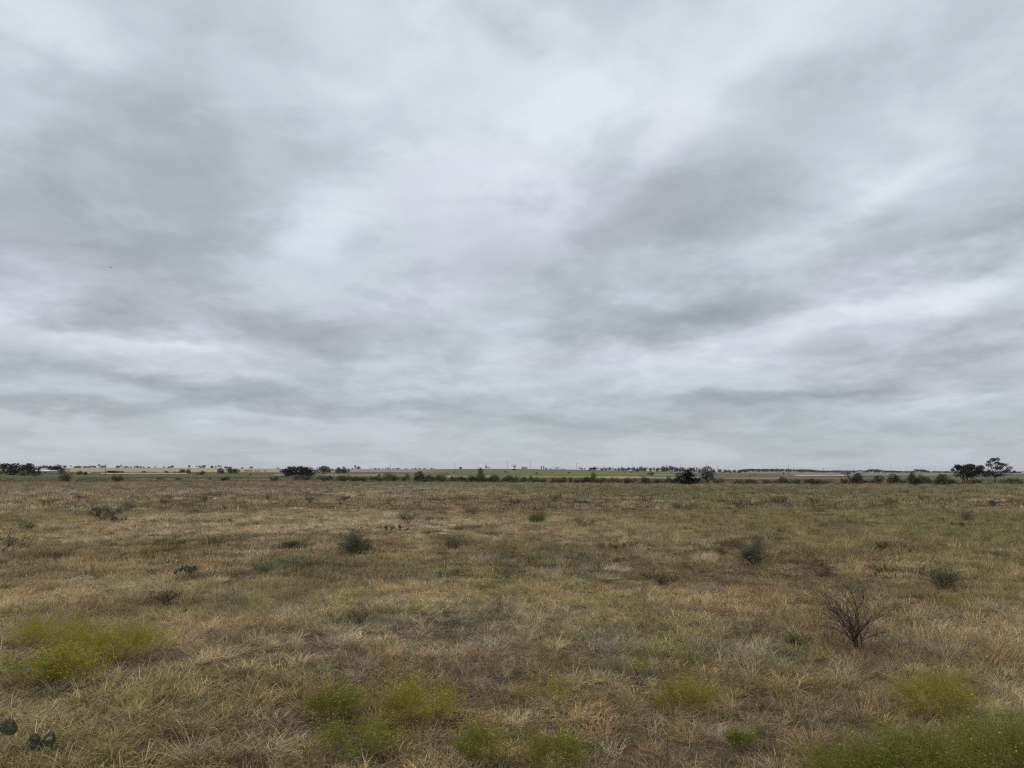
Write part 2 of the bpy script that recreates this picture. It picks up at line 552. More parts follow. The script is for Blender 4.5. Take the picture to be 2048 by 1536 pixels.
for (p0, p1, r0, r1, ep, er, colr, st) in patches:
    m_ = (soft(gpx, p0, p1, ep) * soft(grow, r0, r1, er) * frontm * (GY > 150) * st)[..., None]
    fld = fld * (1 - m_) + np.array(colr) * (0.8 + 0.4 * nz2) * m_
fm = (sst(100, 150, RR) * 1.0)[..., None]
gcol = base * (1 - fm) + fld * fm
nr, na = RR.shape
idx = np.arange(nr * na).reshape(nr, na)
a0 = idx[:-1, :]; a1 = idx[1:, :]
quads = np.stack([a0, np.roll(a0, -1, 1), np.roll(a1, -1, 1), a1], -1)[1:].reshape(-1, 4)[:, ::-1]
tri = np.stack([np.full(na, idx[0, 0]), np.roll(idx[1], -1), idx[1]], -1)[:, ::-1]


def ground_mat(b, bs):
    at = b.n('ShaderNodeAttribute', attribute_name='gcol').outputs['Color']
    geo = b.n('ShaderNodeNewGeometry').outputs['Position']
    st_ = b.vm('MULTIPLY', geo, (1.0, 0.35, 1.0))
    n1 = b.noise(st_, 0.22, 6, 0.65)
    n2 = b.noise(geo, 6.0, 6, 0.7)
    f = b.m('ADD', b.m('MULTIPLY', n1, 0.8), b.m('ADD', b.m('MULTIPLY', n2, 0.7), 0.25))
    bp = b.n('ShaderNodeBump')
    bp.inputs['Strength'].default_value = 0.5
    bp.inputs['Distance'].default_value = 0.05
    b.put(bp.inputs['Height'], n2)
    b.t.links.new(bp.outputs[0], bs.inputs['Normal'])
    return b.mix(1.0, at, b.xyz(f, f, f), 'MULTIPLY')


M['ground'] = material('prairie_ground', ground_mat, 1.0, 0.0)
gme = mesh_np('ground', np.stack([GX, GY, GZ], -1).reshape(-1, 3), [quads, tri], [M['ground']], {'gcol': gcol.reshape(-1, 3)}, True)
tag(link('ground', gme), 'wide prairie ground rolling to the far pastures', 'ground', kind='structure')


# ------------------------------------------------------------------ pale tracks
def strip(name, label, pts, width, lift, thick):
    """a raised caliche bank following the terrain through (px,row) points"""
    P = [ground(*p) for p in pts]
    xs = np.interp(np.linspace(0, 1, 60), np.linspace(0, 1, len(P)), [p[0] for p in P])
    ys = np.interp(np.linspace(0, 1, 60), np.linspace(0, 1, len(P)), [p[1] for p in P])
    ys = ys + (vnoise(xs, ys, 15, 44, 2) - 0.5) * width * 0.8
    z0 = zf(xs, ys)
    hh = thick * (0.75 + 0.5 * vnoise(xs, ys, 7, 45, 2))
    hh[0] = hh[-1] = 0.02
    A = np.stack([xs, ys - width / 2 - 0.8, z0 - 0.4], -1)
    B = np.stack([xs, ys - width / 2, z0 + hh + lift], -1)
    C_ = np.stack([xs, ys + width / 2, zf(xs, ys + width / 2) * 0.5 + z0 * 0.5 + hh + lift], -1)
    D_ = np.stack([xs, ys + width / 2 + 0.8, z0 - 0.4], -1)
    v_ = np.stack([A, B, C_, D_], 1).reshape(-1, 3)
    i = np.arange(59)[:, None] * 4; j = np.arange(3)[None]
    q = np.stack([i + j, i + 4 + j, i + 5 + j, i + 1 + j], -1).reshape(-1, 4)
    o = link(name, mesh_np(name, v_, [q], [M['caliche']], None, True))
    return tag(o, label, 'road', kind='structure')


strip('road', 'pale raised caliche road in front of the tan field', [(206, 947.6), (260, 947.3), (320, 947.1), (372, 947.2)], 6, 0.02, 0.55)

# ------------------------------------------------------------------ grass: thousands of tufts, one object
RS = np.random.RandomState(7)


def tuft(name, mat, n, rad, hmin, hmax, width, t0, curl, leanx, segs=3, seed=0, flat=0.0, tone=(0.38, 1.80)):
    r = np.random.RandomState(seed)
    a = r.rand(n) * 2 * math.pi
    rd = rad * np.sqrt(r.rand(n))
    bx_, by_ = rd * np.cos(a), rd * np.sin(a)
    # bend direction: outwards, mixed with the wind direction +x
    ang = a + r.normal(0, 0.8, n)
    dxy = np.stack([np.cos(ang) + leanx, np.sin(ang)], -1)
    dxy /= np.linalg.norm(dxy, axis=1)[:, None] + 1e-6
    L_ = hmin + (hmax - hmin) * r.rand(n) ** 1.3
    tilt = np.clip(r.normal(t0, 0.22, n), 0.02, 1.5)
    cu = curl * (0.4 + 1.2 * r.rand(n))
    P = [np.stack([bx_, by_, np.full(n, -0.01)], -1)]
    for s_ in range(segs):
        th = np.clip(tilt + cu * (s_ + 0.5) / segs, 0, 1.95)
        step = np.stack([dxy[:, 0] * np.sin(th), dxy[:, 1] * np.sin(th), np.cos(th)], -1) * (L_ / segs)[:, None]
        P.append(P[-1] + step)
    P = np.stack(P, 1)                                    # n, segs+1, 3
    P[:, :, 2] = np.maximum(P[:, :, 2], -0.01 + 0.012 * r.rand(n)[:, None])
    tw = r.rand(n) * math.pi
    side = np.stack([-dxy[:, 1] * np.cos(tw) + dxy[:, 0] * 0.4 * np.sin(tw), dxy[:, 0] * np.cos(tw) + dxy[:, 1] * 0.4 * np.sin(tw), 0.5 * np.sin(tw)], -1)
    side /= np.linalg.norm(side, axis=1)[:, None] + 1e-6
    ww = width * (0.6 + 0.8 * r.rand(n))
    vs = []
    for k in range(segs):
        h_ = side * (ww * (1 - 0.55 * k / segs) / 2)[:, None]
        vs += [P[:, k] - h_, P[:, k] + h_]
    vs.append(P[:, segs])
    nv = 2 * segs + 1
    V = np.stack(vs, 1).reshape(-1, 3)
    o = np.arange(n)[:, None] * nv
    q = np.concatenate([o + np.array([[2 * k, 2 * k + 1, 2 * k + 3, 2 * k + 2]]) for k in range(segs - 1)]) if segs > 1 else []
    t = o + np.array([[2 * segs - 2, 2 * segs - 1, 2 * segs]])
    br = tone[0] + (tone[1] - tone[0]) * r.rand(n)
    hue = r.normal(0, 1, n)
    colr = np.stack([br * (1 + 0.05 * hue), br * (1 + 0.0 * hue), br * (1 - 0.10 * hue)], -1)
    colr = np.clip(colr, 0.1, 2.0)
    me = mesh_np(name, V, [q, t], [mat], {'bc': np.repeat(colr, nv, 0)}, True)
    return me


def grass_mat():
    m_ = bpy.data.materials.new('grass_blade')
    m_.use_nodes = True
    t = m_.node_tree
    t.nodes.clear()
    b = NB(t)
    tint = b.n('ShaderNodeAttribute', attribute_name='tint', attribute_type='INSTANCER').outputs['Color']
    bc = b.n('ShaderNodeAttribute', attribute_name='bc').outputs['Color']
    col = b.mix(1.0, tint, bc, 'MULTIPLY')
    d = b.n('ShaderNodeBsdfDiffuse'); b.put(d.inputs[0], col)
    tr = b.n('ShaderNodeBsdfTranslucent'); b.put(tr.inputs[0], col)
    mx_ = b.n('ShaderNodeMixShader'); mx_.inputs[0].default_value = 0.28
    t.links.new(d.outputs[0], mx_.inputs[1]); t.links.new(tr.outputs[0], mx_.inputs[2])
    o = b.n('ShaderNodeOutputMaterial'); t.links.new(mx_.outputs[0], o.inputs[0])
    return m_


M['grass'] = grass_mat()
src = bpy.data.collections.new('grass_tufts')
TUFTS = []


def reg(kind, **kw):
    i = len(TUFTS)
    me = tuft('tuft_%02d' % i, M['grass'], seed=100 + i, **kw)
    o = bpy.data.objects.new('tuft_%02d' % i, me)
    src.objects.link(o)
    TUFTS.append(kind)


for k in range(6): reg('n_dry', n=120, rad=.12, hmin=0.048, hmax=0.168, width=.0042, t0=.68, curl=1.0, leanx=.4)
for k in range(3): reg('n_tall', n=70, rad=.06, hmin=0.080, hmax=0.240, width=.0038, t0=.45, curl=.9, leanx=.7)
for k in range(4): reg('n_mat', n=110, rad=.18, hmin=0.048, hmax=0.176, width=.0044, t0=1.2, curl=.5, leanx=.3)
for k in range(3): reg('n_thatch', n=110, rad=.22, hmin=0.040, hmax=0.128, width=.0050, t0=1.42, curl=.2, leanx=.0, segs=2)
for k in range(2): reg('n_forb', n=90, rad=.12, hmin=0.024, hmax=0.096, width=.009, t0=.5, curl=.8, leanx=.1, segs=2)
for k in range(2): reg('n_wiry', n=150, rad=.10, hmin=0.064, hmax=0.192, width=.0026, t0=.40, curl=.6, leanx=.2)
for k in range(2): reg('n_stalk', n=6, rad=.16, hmin=0.200, hmax=0.400, width=.004, t0=.25, curl=.6, leanx=.7)
for k in range(5): reg('m_dry', n=95, rad=.20, hmin=0.064, hmax=0.192, width=.0090, t0=.62, curl=.9, leanx=.4, segs=2)
for k in range(3): reg('m_tall', n=65, rad=.13, hmin=0.112, hmax=0.288, width=.0078, t0=.38, curl=.7, leanx=.7, segs=2)
for k in range(3): reg('m_mat', n=95, rad=.28, hmin=0.064, hmax=0.192, width=.0100, t0=1.15, curl=.5, leanx=.3, segs=2)
for k in range(2): reg('m_thatch', n=80, rad=.36, hmin=0.064, hmax=0.176, width=.012, t0=1.42, curl=.2, leanx=.0, segs=2)
for k in range(2): reg('m_forb', n=90, rad=.22, hmin=0.040, hmax=0.160, width=.020, t0=.5, curl=.8, leanx=.1, segs=2)
for k in range(2): reg('m_wiry', n=130, rad=.18, hmin=0.096, hmax=0.272, width=.0055, t0=.40, curl=.6, leanx=.2, segs=2)
for k in range(2): reg('m_stalk', n=9, rad=.30, hmin=0.240, hmax=0.520, width=.008, t0=.18, curl=.4, leanx=.3, segs=2)
for k in range(4): reg('f_dry', n=60, rad=.44, hmin=0.080, hmax=0.224, width=.034, t0=.60, curl=.8, leanx=.4, segs=2)
for k in range(2): reg('f_tall', n=46, rad=.32, hmin=0.144, hmax=0.368, width=.027, t0=.30, curl=.5, leanx=.4, segs=2)
for k in range(2): reg('f_forb', n=60, rad=.40, hmin=0.064, hmax=0.224, width=.06, t0=.5, curl=.8, leanx=.1, segs=2)
for k in range(2): reg('f_wiry', n=70, rad=.40, hmin=0.128, hmax=0.352, width=.022, t0=.40, curl=.6, leanx=.2, segs=2)
for k in range(2): reg('f_stalk', n=9, rad=.55, hmin=0.280, hmax=0.600, width=.020, t0=.14, curl=.3, leanx=.3, segs=2)
TK = np.array(TUFTS)


def wpt(px, row): return ground(px, row)[:2]


# patches of the near field as seen: (px, row, half width px, half height rows, colour, strength)
TAN, PALE, OLIVE = np.array([.436, .319, .168]), np.array([.58, .455, .295]), np.array([.250, .228, .098])
BROWN, GREEN, GREY = np.array([.250, .178, .098]), np.array([.150, .185, .070]), np.array([.30, .275, .215])
RUST, STRAW = np.array([.29, .180, .100]), np.array([.50, .39, .19])
near_patches = [
    (700, 1046, 330, 18, PALE, .75), (420, 1030, 120, 16, PALE, .6), (1130, 1045, 170, 9, PALE, .7), (230, 985, 260, 6, PALE, .55),
    (800, 985, 200, 12, PALE, .55), (130, 1065, 90, 16, STRAW, .4), (1260, 1080, 120, 12, PALE, .55),
    (1650, 1010, 380, 32, OLIVE, .75), (1900, 1060, 240, 40, OLIVE, .65), (1500, 1055, 200, 22, OLIVE, .6), (1350, 985, 260, 10, OLIVE, .6),
    (1700, 983, 330, 7, np.array([.25, .235, .10]), .7), (480, 1010, 220, 12, OLIVE, .6), (150, 1030, 120, 14, OLIVE, .55),
    (380, 1018, 160, 9, BROWN, .45), (950, 1005, 170, 9, BROWN, .5), (1180, 1025, 180, 10, BROWN, .45), (980, 1030, 60, 8, RUST, .5), (850, 1035, 30, 10, RUST, .6),
    (650, 1140, 130, 22, np.array([.155, .145, .075]), .75), (600, 1165, 90, 18, BROWN, .6), (1180, 1125, 130, 16, np.array([.165, .155, .08]), .65),
    (905, 1085, 40, 10, BROWN, .7), (80, 1112, 160, 9, BROWN, .6), (330, 1095, 120, 10, BROWN, .4),
    (1400, 1100, 90, 12, BROWN, .45), (1330, 1150, 90, 22, BROWN, .45), (1520, 1140, 90, 14, BROWN, .55),
    (1100, 1190, 380, 40, STRAW, .35), (250, 1170, 200, 30, STRAW, .35), (550, 1225, 120, 20, STRAW, .3),
    (1280, 1235, 280, 30, TAN, .5), (880, 1260, 150, 40, GREY, .45), (660, 1290, 90, 30, PALE, .4), (340, 1330, 60, 22, PALE, .45),
    (550, 1270, 70, 14, BROWN, .75), (250, 1330, 90, 22, BROWN, .7), (1060, 1385, 60, 22, BROWN, .6), (1330, 1300, 120, 30, OLIVE, .35),
    (1720, 1290, 90, 24, BROWN, .5), (1700, 1170, 150, 20, RUST, .4), (1780, 1200, 120, 26, BROWN, .4), (1980, 1190, 90, 40, OLIVE, .45), (2000, 1310, 60, 30, RUST, .4),
    (1640, 1340, 60, 24, np.array([.17, .155, .09]), .5), (1180, 1330, 90, 16, np.array([.18, .17, .09]), .5), (1030, 1290, 60, 18, GREY, .5), (1250, 1290, 60, 12, GREY, .5),
    (700, 1240, 60, 18, np.array([.13, .14, .07]), .55), (470, 1225, 60, 12, np.array([.16, .16, .09]), .5), (680, 1500, 140, 40, np.array([.20, .20, .11]), .4),
    (420, 1440, 160, 60, TAN, .4), (1230, 1450, 160, 60, TAN, .3), (1560, 1500, 100, 40, TAN, .4),
]
NPW = []
for (px, row, hw, hh_, colr, st) in near_patches:
    c0 = wpt(px, row)
    near_, far_ = wpt(px, min(row + hh_, 1900)), wpt(px, max(row - hh_, 969))
    NPW.append((c0[0], c0[1], hw / F * c0[1], max(0.5 * (far_[1] - near_[1]), 0.15), colr, st))


def tint_at(x, y, r):
    n = len(x)
    g1 = vnoise(x, y, 7, 21, 3); g2 = vnoise(x, y, 1.6, 22, 3); g3 = vnoise(x, y, 0.6, 23, 2)
    b1 = vnoise(x, y, 4, 24, 3); b2 = vnoise(x, y, 1.0, 25, 3); p1 = vnoise(x, y, 3.5, 26, 3); p2 = vnoise(x, y, .8, 27, 2)
    col = np.tile(TAN, (n, 1))

    def lay(col, c_, m_): return col * (1 - m_[:, None]) + c_ * m_[:, None]
    xr, yr = x + (vnoise(x, y, 2.2, 31, 2) - .5) * (0.8 + 0.05 * y), y + (vnoise(x, y, 2.2, 32, 2) - .5) * (0.8 + 0.09 * y)
    col = lay(col, PALE, sst(.50, .72, .6 * p1 + .4 * p2) * .75)
    col = lay(col, OLIVE, sst(.47, .64, .5 * g1 + .5 * g2) * .80)
    for (cx, cy, wx, wy, colr, st) in NPW:
        d = ((xr - cx) / wx) ** 2 + ((yr - cy) / wy) ** 2
        col = lay(col, colr, np.exp(-0.5 * d ** 1.3) * st)
    col = lay(col, BROWN, sst(.50, .66, .4 * b1 + .6 * b2) * .70)
    col = lay(col, GREY, sst(.58, .75, g3) * .35)
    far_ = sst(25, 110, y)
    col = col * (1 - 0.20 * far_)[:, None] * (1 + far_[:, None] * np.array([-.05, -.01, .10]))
    jit = (0.52 + 0.92 * r.rand(n)) * 1.30
    hue = r.normal(0, .03, n)
    return np.clip(np.stack([col[:, 0] * jit * (1 + hue), col[:, 1] * jit, col[:, 2] * jit * (1 - hue)], -1), 0.01, 0.9)


def scatter(count, y0, y1, umax, prefix, probs, s0, s1, seed):
    r = np.random.RandomState(seed)
    y = np.sqrt(r.rand(count) * (y1 ** 2 - y0 ** 2) + y0 ** 2)
    x = (r.rand(count) * 2 - 1) * (umax * y + 1.5)
    cov = vnoise(x, y, 0.8 if y1 < 50 else 4.0, 41, 3)
    keep = r.rand(count) < np.clip(0.66 + 1.2 * (cov - 0.36) / 0.3, 0.36, 1.0)
    x, y = x[keep], y[keep]
    n = len(x)
    kinds = list(probs)
    tall = vnoise(x, y, 5.0, 42, 3)
    ch = np.array([kinds[i] for i in r.choice(len(kinds), n, p=np.array([probs[k] for k in kinds]))])
    ch = np.where((tall > 0.60) & (r.rand(n) < 0.5), 'tall', ch)
    tid = np.zeros(n, int)
    for k in set(ch):
        pool = np.nonzero(TK == prefix + k)[0]
        m_ = ch == k
        tid[m_] = r.choice(pool, m_.sum())
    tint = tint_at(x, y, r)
    forb = (ch == 'forb')[:, None]
    tint = np.where(forb, np.array([.15, .155, .085]) * (0.7 + 0.6 * r.rand(n))[:, None], tint)
    stalk = (ch == 'stalk')[:, None]
    tint = np.where(stalk, np.array([.36, .26, .17]) * (0.6 + 0.6 * r.rand(n))[:, None], tint)
    wind = (vnoise(x, y, 6.0, 43, 2) - 0.5) * 4.5 + 0.5
    rot = wind + r.normal(0, 1.3, n)
    hgt = 0.72 + 0.75 * vnoise(x, y, 3.0, 46, 3)
    scl = (s0 + (s1 - s0) * r.rand(n)) * hgt
    return x, y, zf(x, y), tid, rot, scl, tint


def thatch(count, y0, y1, umax, prefix, s0, s1, seed):
    """flattened dead litter lying between the tufts"""
    r = np.random.RandomState(seed)
    y = np.sqrt(r.rand(count) * (y1 ** 2 - y0 ** 2) + y0 ** 2)
    x = (r.rand(count) * 2 - 1) * (umax * y + 1.5)
    tid = r.choice(np.nonzero(TK == prefix + 'thatch')[0], count)
    pal = np.array([[.34, .25, .145], [.25, .18, .11], [.42, .33, .21], [.30, .245, .16], [.20, .145, .09]])
    tint = pal[r.randint(len(pal), size=count)] * (0.7 + 0.6 * r.rand(count))[:, None]
    return x, y, zf(x, y), tid, r.rand(count) * 6.28, s0 + (s1 - s0) * r.rand(count), tint


def clusters(count, seed, pal, kinds, wpx, hscale):
    """weedy clumps of one tone dotted through the field"""
    r = np.random.RandomState(seed)
    out = []
    for _ in range(count):
        px, row = -150 + 2350 * r.rand(), 978 + 640 * r.rand() ** 1.25
        gx, gy, gz = ground(px, row)
        rad = (wpx[0] + (wpx[1] - wpx[0]) * r.rand()) * gy / F * .5 * (1 if row > 1100 else 1.3)
        prefix = 'n_' if gy < 15 else 'm_' if gy < 42 else 'f_'
        tr = {'n_': .16, 'm_': .28, 'f_': .6}[prefix]
        n = int(np.clip(3.0 * (rad / tr) ** 2, 2, 16))
        a = r.rand(n) * 6.28; q = rad * np.sqrt(r.rand(n))
        x, y = gx + q * np.cos(a), gy + q * np.sin(a) * .9
        k = kinds[r.randint(len(kinds))]
        if prefix == 'f_' and k == 'mat': k = 'dry'
        tid = r.choice(np.nonzero(TK == prefix + k)[0], n)
        c = np.array(pal[r.randint(len(pal))]) * (0.75 + 0.5 * r.rand())
        tint = c[None] * (0.75 + 0.5 * r.rand(n))[:, None]
        sc = (hscale[0] + (hscale[1] - hscale[0]) * r.rand()) * (1.1 - .35 * q / rad) * min(1.0, .45 + rad / tr * .5)
        out.append((x, y, zf(x, y), tid, .5 + r.normal(0, .9, n), sc, tint))
    return tuple(np.concatenate([o[i] for o in out]) for i in range(7))


parts = [
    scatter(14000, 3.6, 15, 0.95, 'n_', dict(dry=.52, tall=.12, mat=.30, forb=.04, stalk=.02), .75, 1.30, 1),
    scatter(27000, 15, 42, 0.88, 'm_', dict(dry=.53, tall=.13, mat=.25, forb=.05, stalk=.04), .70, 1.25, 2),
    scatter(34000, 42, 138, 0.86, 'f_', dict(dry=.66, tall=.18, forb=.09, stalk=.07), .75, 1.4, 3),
    thatch(4200, 3.6, 15, 0.95, 'n_', .8, 1.3, 11), thatch(6000, 15, 34, 0.90, 'm_', .8, 1.3, 12),
    (lambda r, g: (g[0] + r.normal(0, .24, 24), g[1] - .12 + r.normal(0, .16, 24), zf(g[0] + np.zeros(24), g[1] + np.zeros(24)), r.choice(np.nonzero((TK == 'n_tall') | (TK == 'n_dry'))[0], 24),
                   r.normal(.5, 1, 24), .9 + .5 * r.rand(24), np.array([.44, .33, .18]) * (.7 + .6 * r.rand(24))[:, None]))(np.random.RandomState(31), ground(45, 1512)),
    clusters(420, 21, [(.155, .140, .070), (.19, .14, .085), (.17, .165, .10), (.145, .115, .07), (.21, .15, .10)], ['wiry', 'wiry', 'forb', 'dry'], (22, 70), (.8, 1.3)),
    clusters(300, 22, [(.125, .15, .06), (.16, .165, .075), (.17, .18, .10)], ['forb', 'dry', 'wiry'], (16, 50), (.7, 1.2)),
    clusters(230, 23, [(.56, .46, .32), (.60, .49, .30), (.50, .43, .33)], ['tall', 'dry', 'mat'], (24, 80), (.9, 1.35)),
]
# broken-up tufts over the pasture beyond the crest
px_, py_, pz_, ti_, ro_, sc_, tn_ = scatter(13000, 138, 330, 0.82, 'f_', dict(dry=.70, tall=.16, forb=.14), 1.2, 2.2, 4)
gi = np.clip((np.log(np.maximum(np.hypot(px_, py_), .6)) - math.log(.6)) / (math.log(7000) - math.log(.6)) * 299 + 1, 0, 300).astype(int)
ga = np.argmin(np.abs(az_f[None, ::7] - np.arctan2(px_, py_)[:, None]), 1) * 7
tn_ = gcol[gi, np.minimum(ga, na - 1)] * (0.75 + 0.6 * np.random.RandomState(9).rand(len(px_)))[:, None] * 1.25
parts.append((px_, py_, pz_, ti_, ro_, sc_, tn_))
X_, Y_, Z_, T_, R_, S_ = [np.concatenate([p[i] for p in parts]) for i in range(6)]
TN_ = np.concatenate([p[6] for p in parts])
gm = bpy.data.meshes.new('grass')
gm.vertices.add(len(X_))
gm.vertices.foreach_set('co', np.stack([X_, Y_, Z_], -1).astype(np.float32).ravel())
for nm, ty, dat in (('rotz', 'FLOAT', R_), ('scl', 'FLOAT', S_)):
    a = gm.attributes.new(nm, ty, 'POINT'); a.data.foreach_set('value', dat.astype(np.float32))
a = gm.attributes.new('tid', 'INT', 'POINT'); a.data.foreach_set('value', T_.astype(np.int32))
a = gm.attributes.new('tint', 'FLOAT_COLOR', 'POINT')
a.data.foreach_set('color', np.concatenate([TN_, np.ones((len(TN_), 1))], 1).astype(np.float32).ravel())
gm.update()
grass = tag(link('grass', gm), 'dry tan and olive prairie grass covering the field', 'grass', kind='stuff')
gm.materials.append(M['grass'])
ng = bpy.data.node_groups.new('grass_scatter', 'GeometryNodeTree')
ng.interface.new_socket('Geometry', in_out='INPUT', socket_type='NodeSocketGeometry')
ng.interface.new_socket('Geometry', in_out='OUTPUT', socket_type='NodeSocketGeometry')
gi_ = ng.nodes.new('NodeGroupInput'); go_ = ng.nodes.new('NodeGroupOutput')
iop = ng.nodes.new('GeometryNodeInstanceOnPoints')
ci_ = ng.nodes.new('GeometryNodeCollectionInfo')
ci_.inputs['Collection'].default_value = src
ci_.inputs['Separate Children'].default_value = True
ci_.inputs['Reset Children'].default_value = True


def named(nm, ty):
    x = ng.nodes.new('GeometryNodeInputNamedAttribute'); x.data_type = ty
    x.inputs['Name'].default_value = nm
    return x.outputs['Attribute']


cx_ = ng.nodes.new('ShaderNodeCombineXYZ')
ng.links.new(named('rotz', 'FLOAT'), cx_.inputs[2])
e2r = ng.nodes.new('FunctionNodeEulerToRotation')
ng.links.new(cx_.outputs[0], e2r.inputs[0])
ng.links.new(gi_.outputs[0], iop.inputs['Points'])
ng.links.new(ci_.outputs[0], iop.inputs['Instance'])
iop.inputs['Pick Instance'].default_value = True
ng.links.new(named('tid', 'INT'), iop.inputs['Instance Index'])
ng.links.new(e2r.outputs[0], iop.inputs['Rotation'])
ng.links.new(named('scl', 'FLOAT'), iop.inputs['Scale'])
ng.links.new(iop.outputs[0], go_.inputs[0])
md = grass.modifiers.new('scatter', 'NODES')
md.node_group = ng

#@@REST@@
# ------------------------------------------------------------------ plant builders
def cards(r, pos, size, aspect=0.55, up=0.0):
    """small leaf-shaped faces (rhombs) of random orientation at the given points"""
    n = len(pos)
    a = r.normal(0, 1, (n, 3)); a[:, 2] = a[:, 2] * (1 - up) + up * np.abs(a[:, 2]) * 1.6
    a /= np.linalg.norm(a, axis=1)[:, None]
    b = np.cross(a, r.normal(0, 1, (n, 3))); b /= np.linalg.norm(b, axis=1)[:, None] + 1e-9
    s = (size * (0.6 + 0.8 * r.rand(n)))[:, None]
    V = np.stack([pos, pos + a * s * .5 + b * s * .5 * aspect, pos + a * s, pos + a * s * .5 - b * s * .5 * aspect], 1).reshape(-1, 3)
    return V, np.arange(n * 4).reshape(-1, 4)


def shell(r, n, c, rad, inner=0.55, bottom=-0.6):
    d = r.normal(0, 1, (n, 3)); d /= np.linalg.norm(d, axis=1)[:, None]
    d[:, 2] = np.where(d[:, 2] < bottom, -d[:, 2], d[:, 2])
    k = inner + (1 - inner) * r.rand(n)[:, None] ** 0.5
    return np.asarray(c) + d * k * np.asarray(rad)


def limb(mb, r, p0, p1, r0, r1, n=5, wob=0.05, k=5):
    t = np.linspace(0, 1, n)[:, None]
    pts = np.asarray(p0) * (1 - t) + np.asarray(p1) * t
    w_ = r.normal(0, wob, (n, 3)) * np.linalg.norm(np.asarray(p1) - np.asarray(p0)); w_[0] = 0; w_[-1] = 0
    pts = pts + w_
    mb.tube(pts, np.linspace(r0, r1, n), k)
    return pts


def crown_tree(kind, seed, leaf, trunks=1, nleaf=420, lsize=.085):
    """unit plant: width about 1, height 1, base at the origin; returns (trunk mesh, crown mesh)"""
    r = np.random.RandomState(seed)
    mb = MB(); lobes = []
    if kind == 'dome':
        for i in range(9):
            a = r.rand() * 6.28; q = .30 * math.sqrt(r.rand())
            lobes.append(((q * math.cos(a), q * math.sin(a), .46 + .30 * r.rand() - .35 * q), (.17 + .08 * r.rand(), .17 + .08 * r.rand(), .15 + .08 * r.rand())))
        for i in range(6):
            a = i * 1.047 + r.rand() * .5
            lobes.append(((.34 * math.cos(a), .34 * math.sin(a), .26 + .18 * r.rand()), (.16, .16, .20)))
            lobes.append(((.28 * math.cos(a + .5), .28 * math.sin(a + .5), .15 + .08 * r.rand()), (.16, .16, .15)))
        base_z = .02
    elif kind == 'bush':
        for i in range(11):
            a = r.rand() * 6.28; q = .36 * math.sqrt(r.rand())
            lobes.append(((q * math.cos(a), q * math.sin(a), .34 + .40 * r.rand() * (1 - q)), (.11 + .10 * r.rand(), .11 + .1 * r.rand(), .15 + .12 * r.rand())))
        base_z = .0
    elif kind == 'airy':
        for i in range(8):
            a = r.rand() * 6.28; q = .15 + .27 * r.rand()
            lobes.append(((q * math.cos(a), q * math.sin(a), .52 + .40 * r.rand() - .25 * q), (.10 + .07 * r.rand(), .10 + .07 * r.rand(), .07 + .06 * r.rand())))
        base_z = .04
    elif kind == 'upright':
        for i in range(10):
            z = .30 + .62 * i / 9; q = .20 * (1.1 - z) + .10 * r.rand(); a = r.rand() * 6.28
            wd = .16 + .16 * math.sin(math.pi * min(1, (1.05 - z) / .8)) * r.rand()
            lobes.append(((q * math.cos(a), q * math.sin(a), z), (wd, wd, .10 + .05 * r.rand())))
        base_z = .05
    else:  # cone
        for i in range(34):
            z = .06 + .90 * (i / 33) ** 1.1; q = .36 * (1 - z) * math.sqrt(r.rand()) * 1.25; a = r.rand() * 6.28
            wd = .07 + .15 * (1 - z)
            lobes.append(((q * math.cos(a), q * math.sin(a), z * .9), (wd, wd, .13)))
        base_z = .0
    tot_v = sum(l[1][0] * l[1][1] for l in lobes)
    pos = np.concatenate([shell(r, max(8, int(nleaf * l[1][0] * l[1][1] / tot_v)), l[0], l[1], .45) for l in lobes])
    pos = pos + r.normal(0, .018, pos.shape)
    z_lo, z_hi = np.percentile(pos[:, 2], 1.0), np.percentile(pos[:, 2], 99.3)
    lo_ = {'airy': .30, 'upright': .10, 'dome': .02}.get(kind, .0)
    pos[:, 2] = lo_ + (pos[:, 2] - z_lo) / (z_hi - z_lo) * (.97 - lo_)
    pos[:, :2] *= .49 / np.percentile(np.hypot(pos[:, 0], pos[:, 1]), 97)
    pos[:, 2] = np.where(pos[:, 2] < .0, .02 + .2 * r.rand(len(pos)), pos[:, 2])
    V, Q = cards(r, pos, lsize, .6, .3)
    V[:, 2] = np.clip(V[:, 2], .005, 1.03)
    for k in range(trunks):
        a = 6.28 * k / max(trunks, 1) + r.rand()
        off = 0 if trunks == 1 else .035
        foot = (off * math.cos(a), off * math.sin(a), -.02)
        fork = (foot[0] + .10 * math.cos(a) * (trunks > 1) + r.normal(0, .02), foot[1] + .10 * math.sin(a) * (trunks > 1), .30 + .08 * r.rand())
        limb(mb, r, foot, fork, .034 if trunks == 1 else .024, .020, 5, .03, 6)
        own = [l for j, l in enumerate(lobes) if j % trunks == k]
        for l in own:
            pts = limb(mb, r, fork, l[0], .015, .005, 4, .06, 5)
            for _ in range(2):
                e = np.asarray(l[0]) + r.normal(0, 1, 3) * np.asarray(l[1]) * .7
                limb(mb, r, pts[2], e, .006, .002, 3, .06, 4)
    return mb.mesh('trunk', M['bark'], True), mesh_np('crown', V, [Q], [leaf])


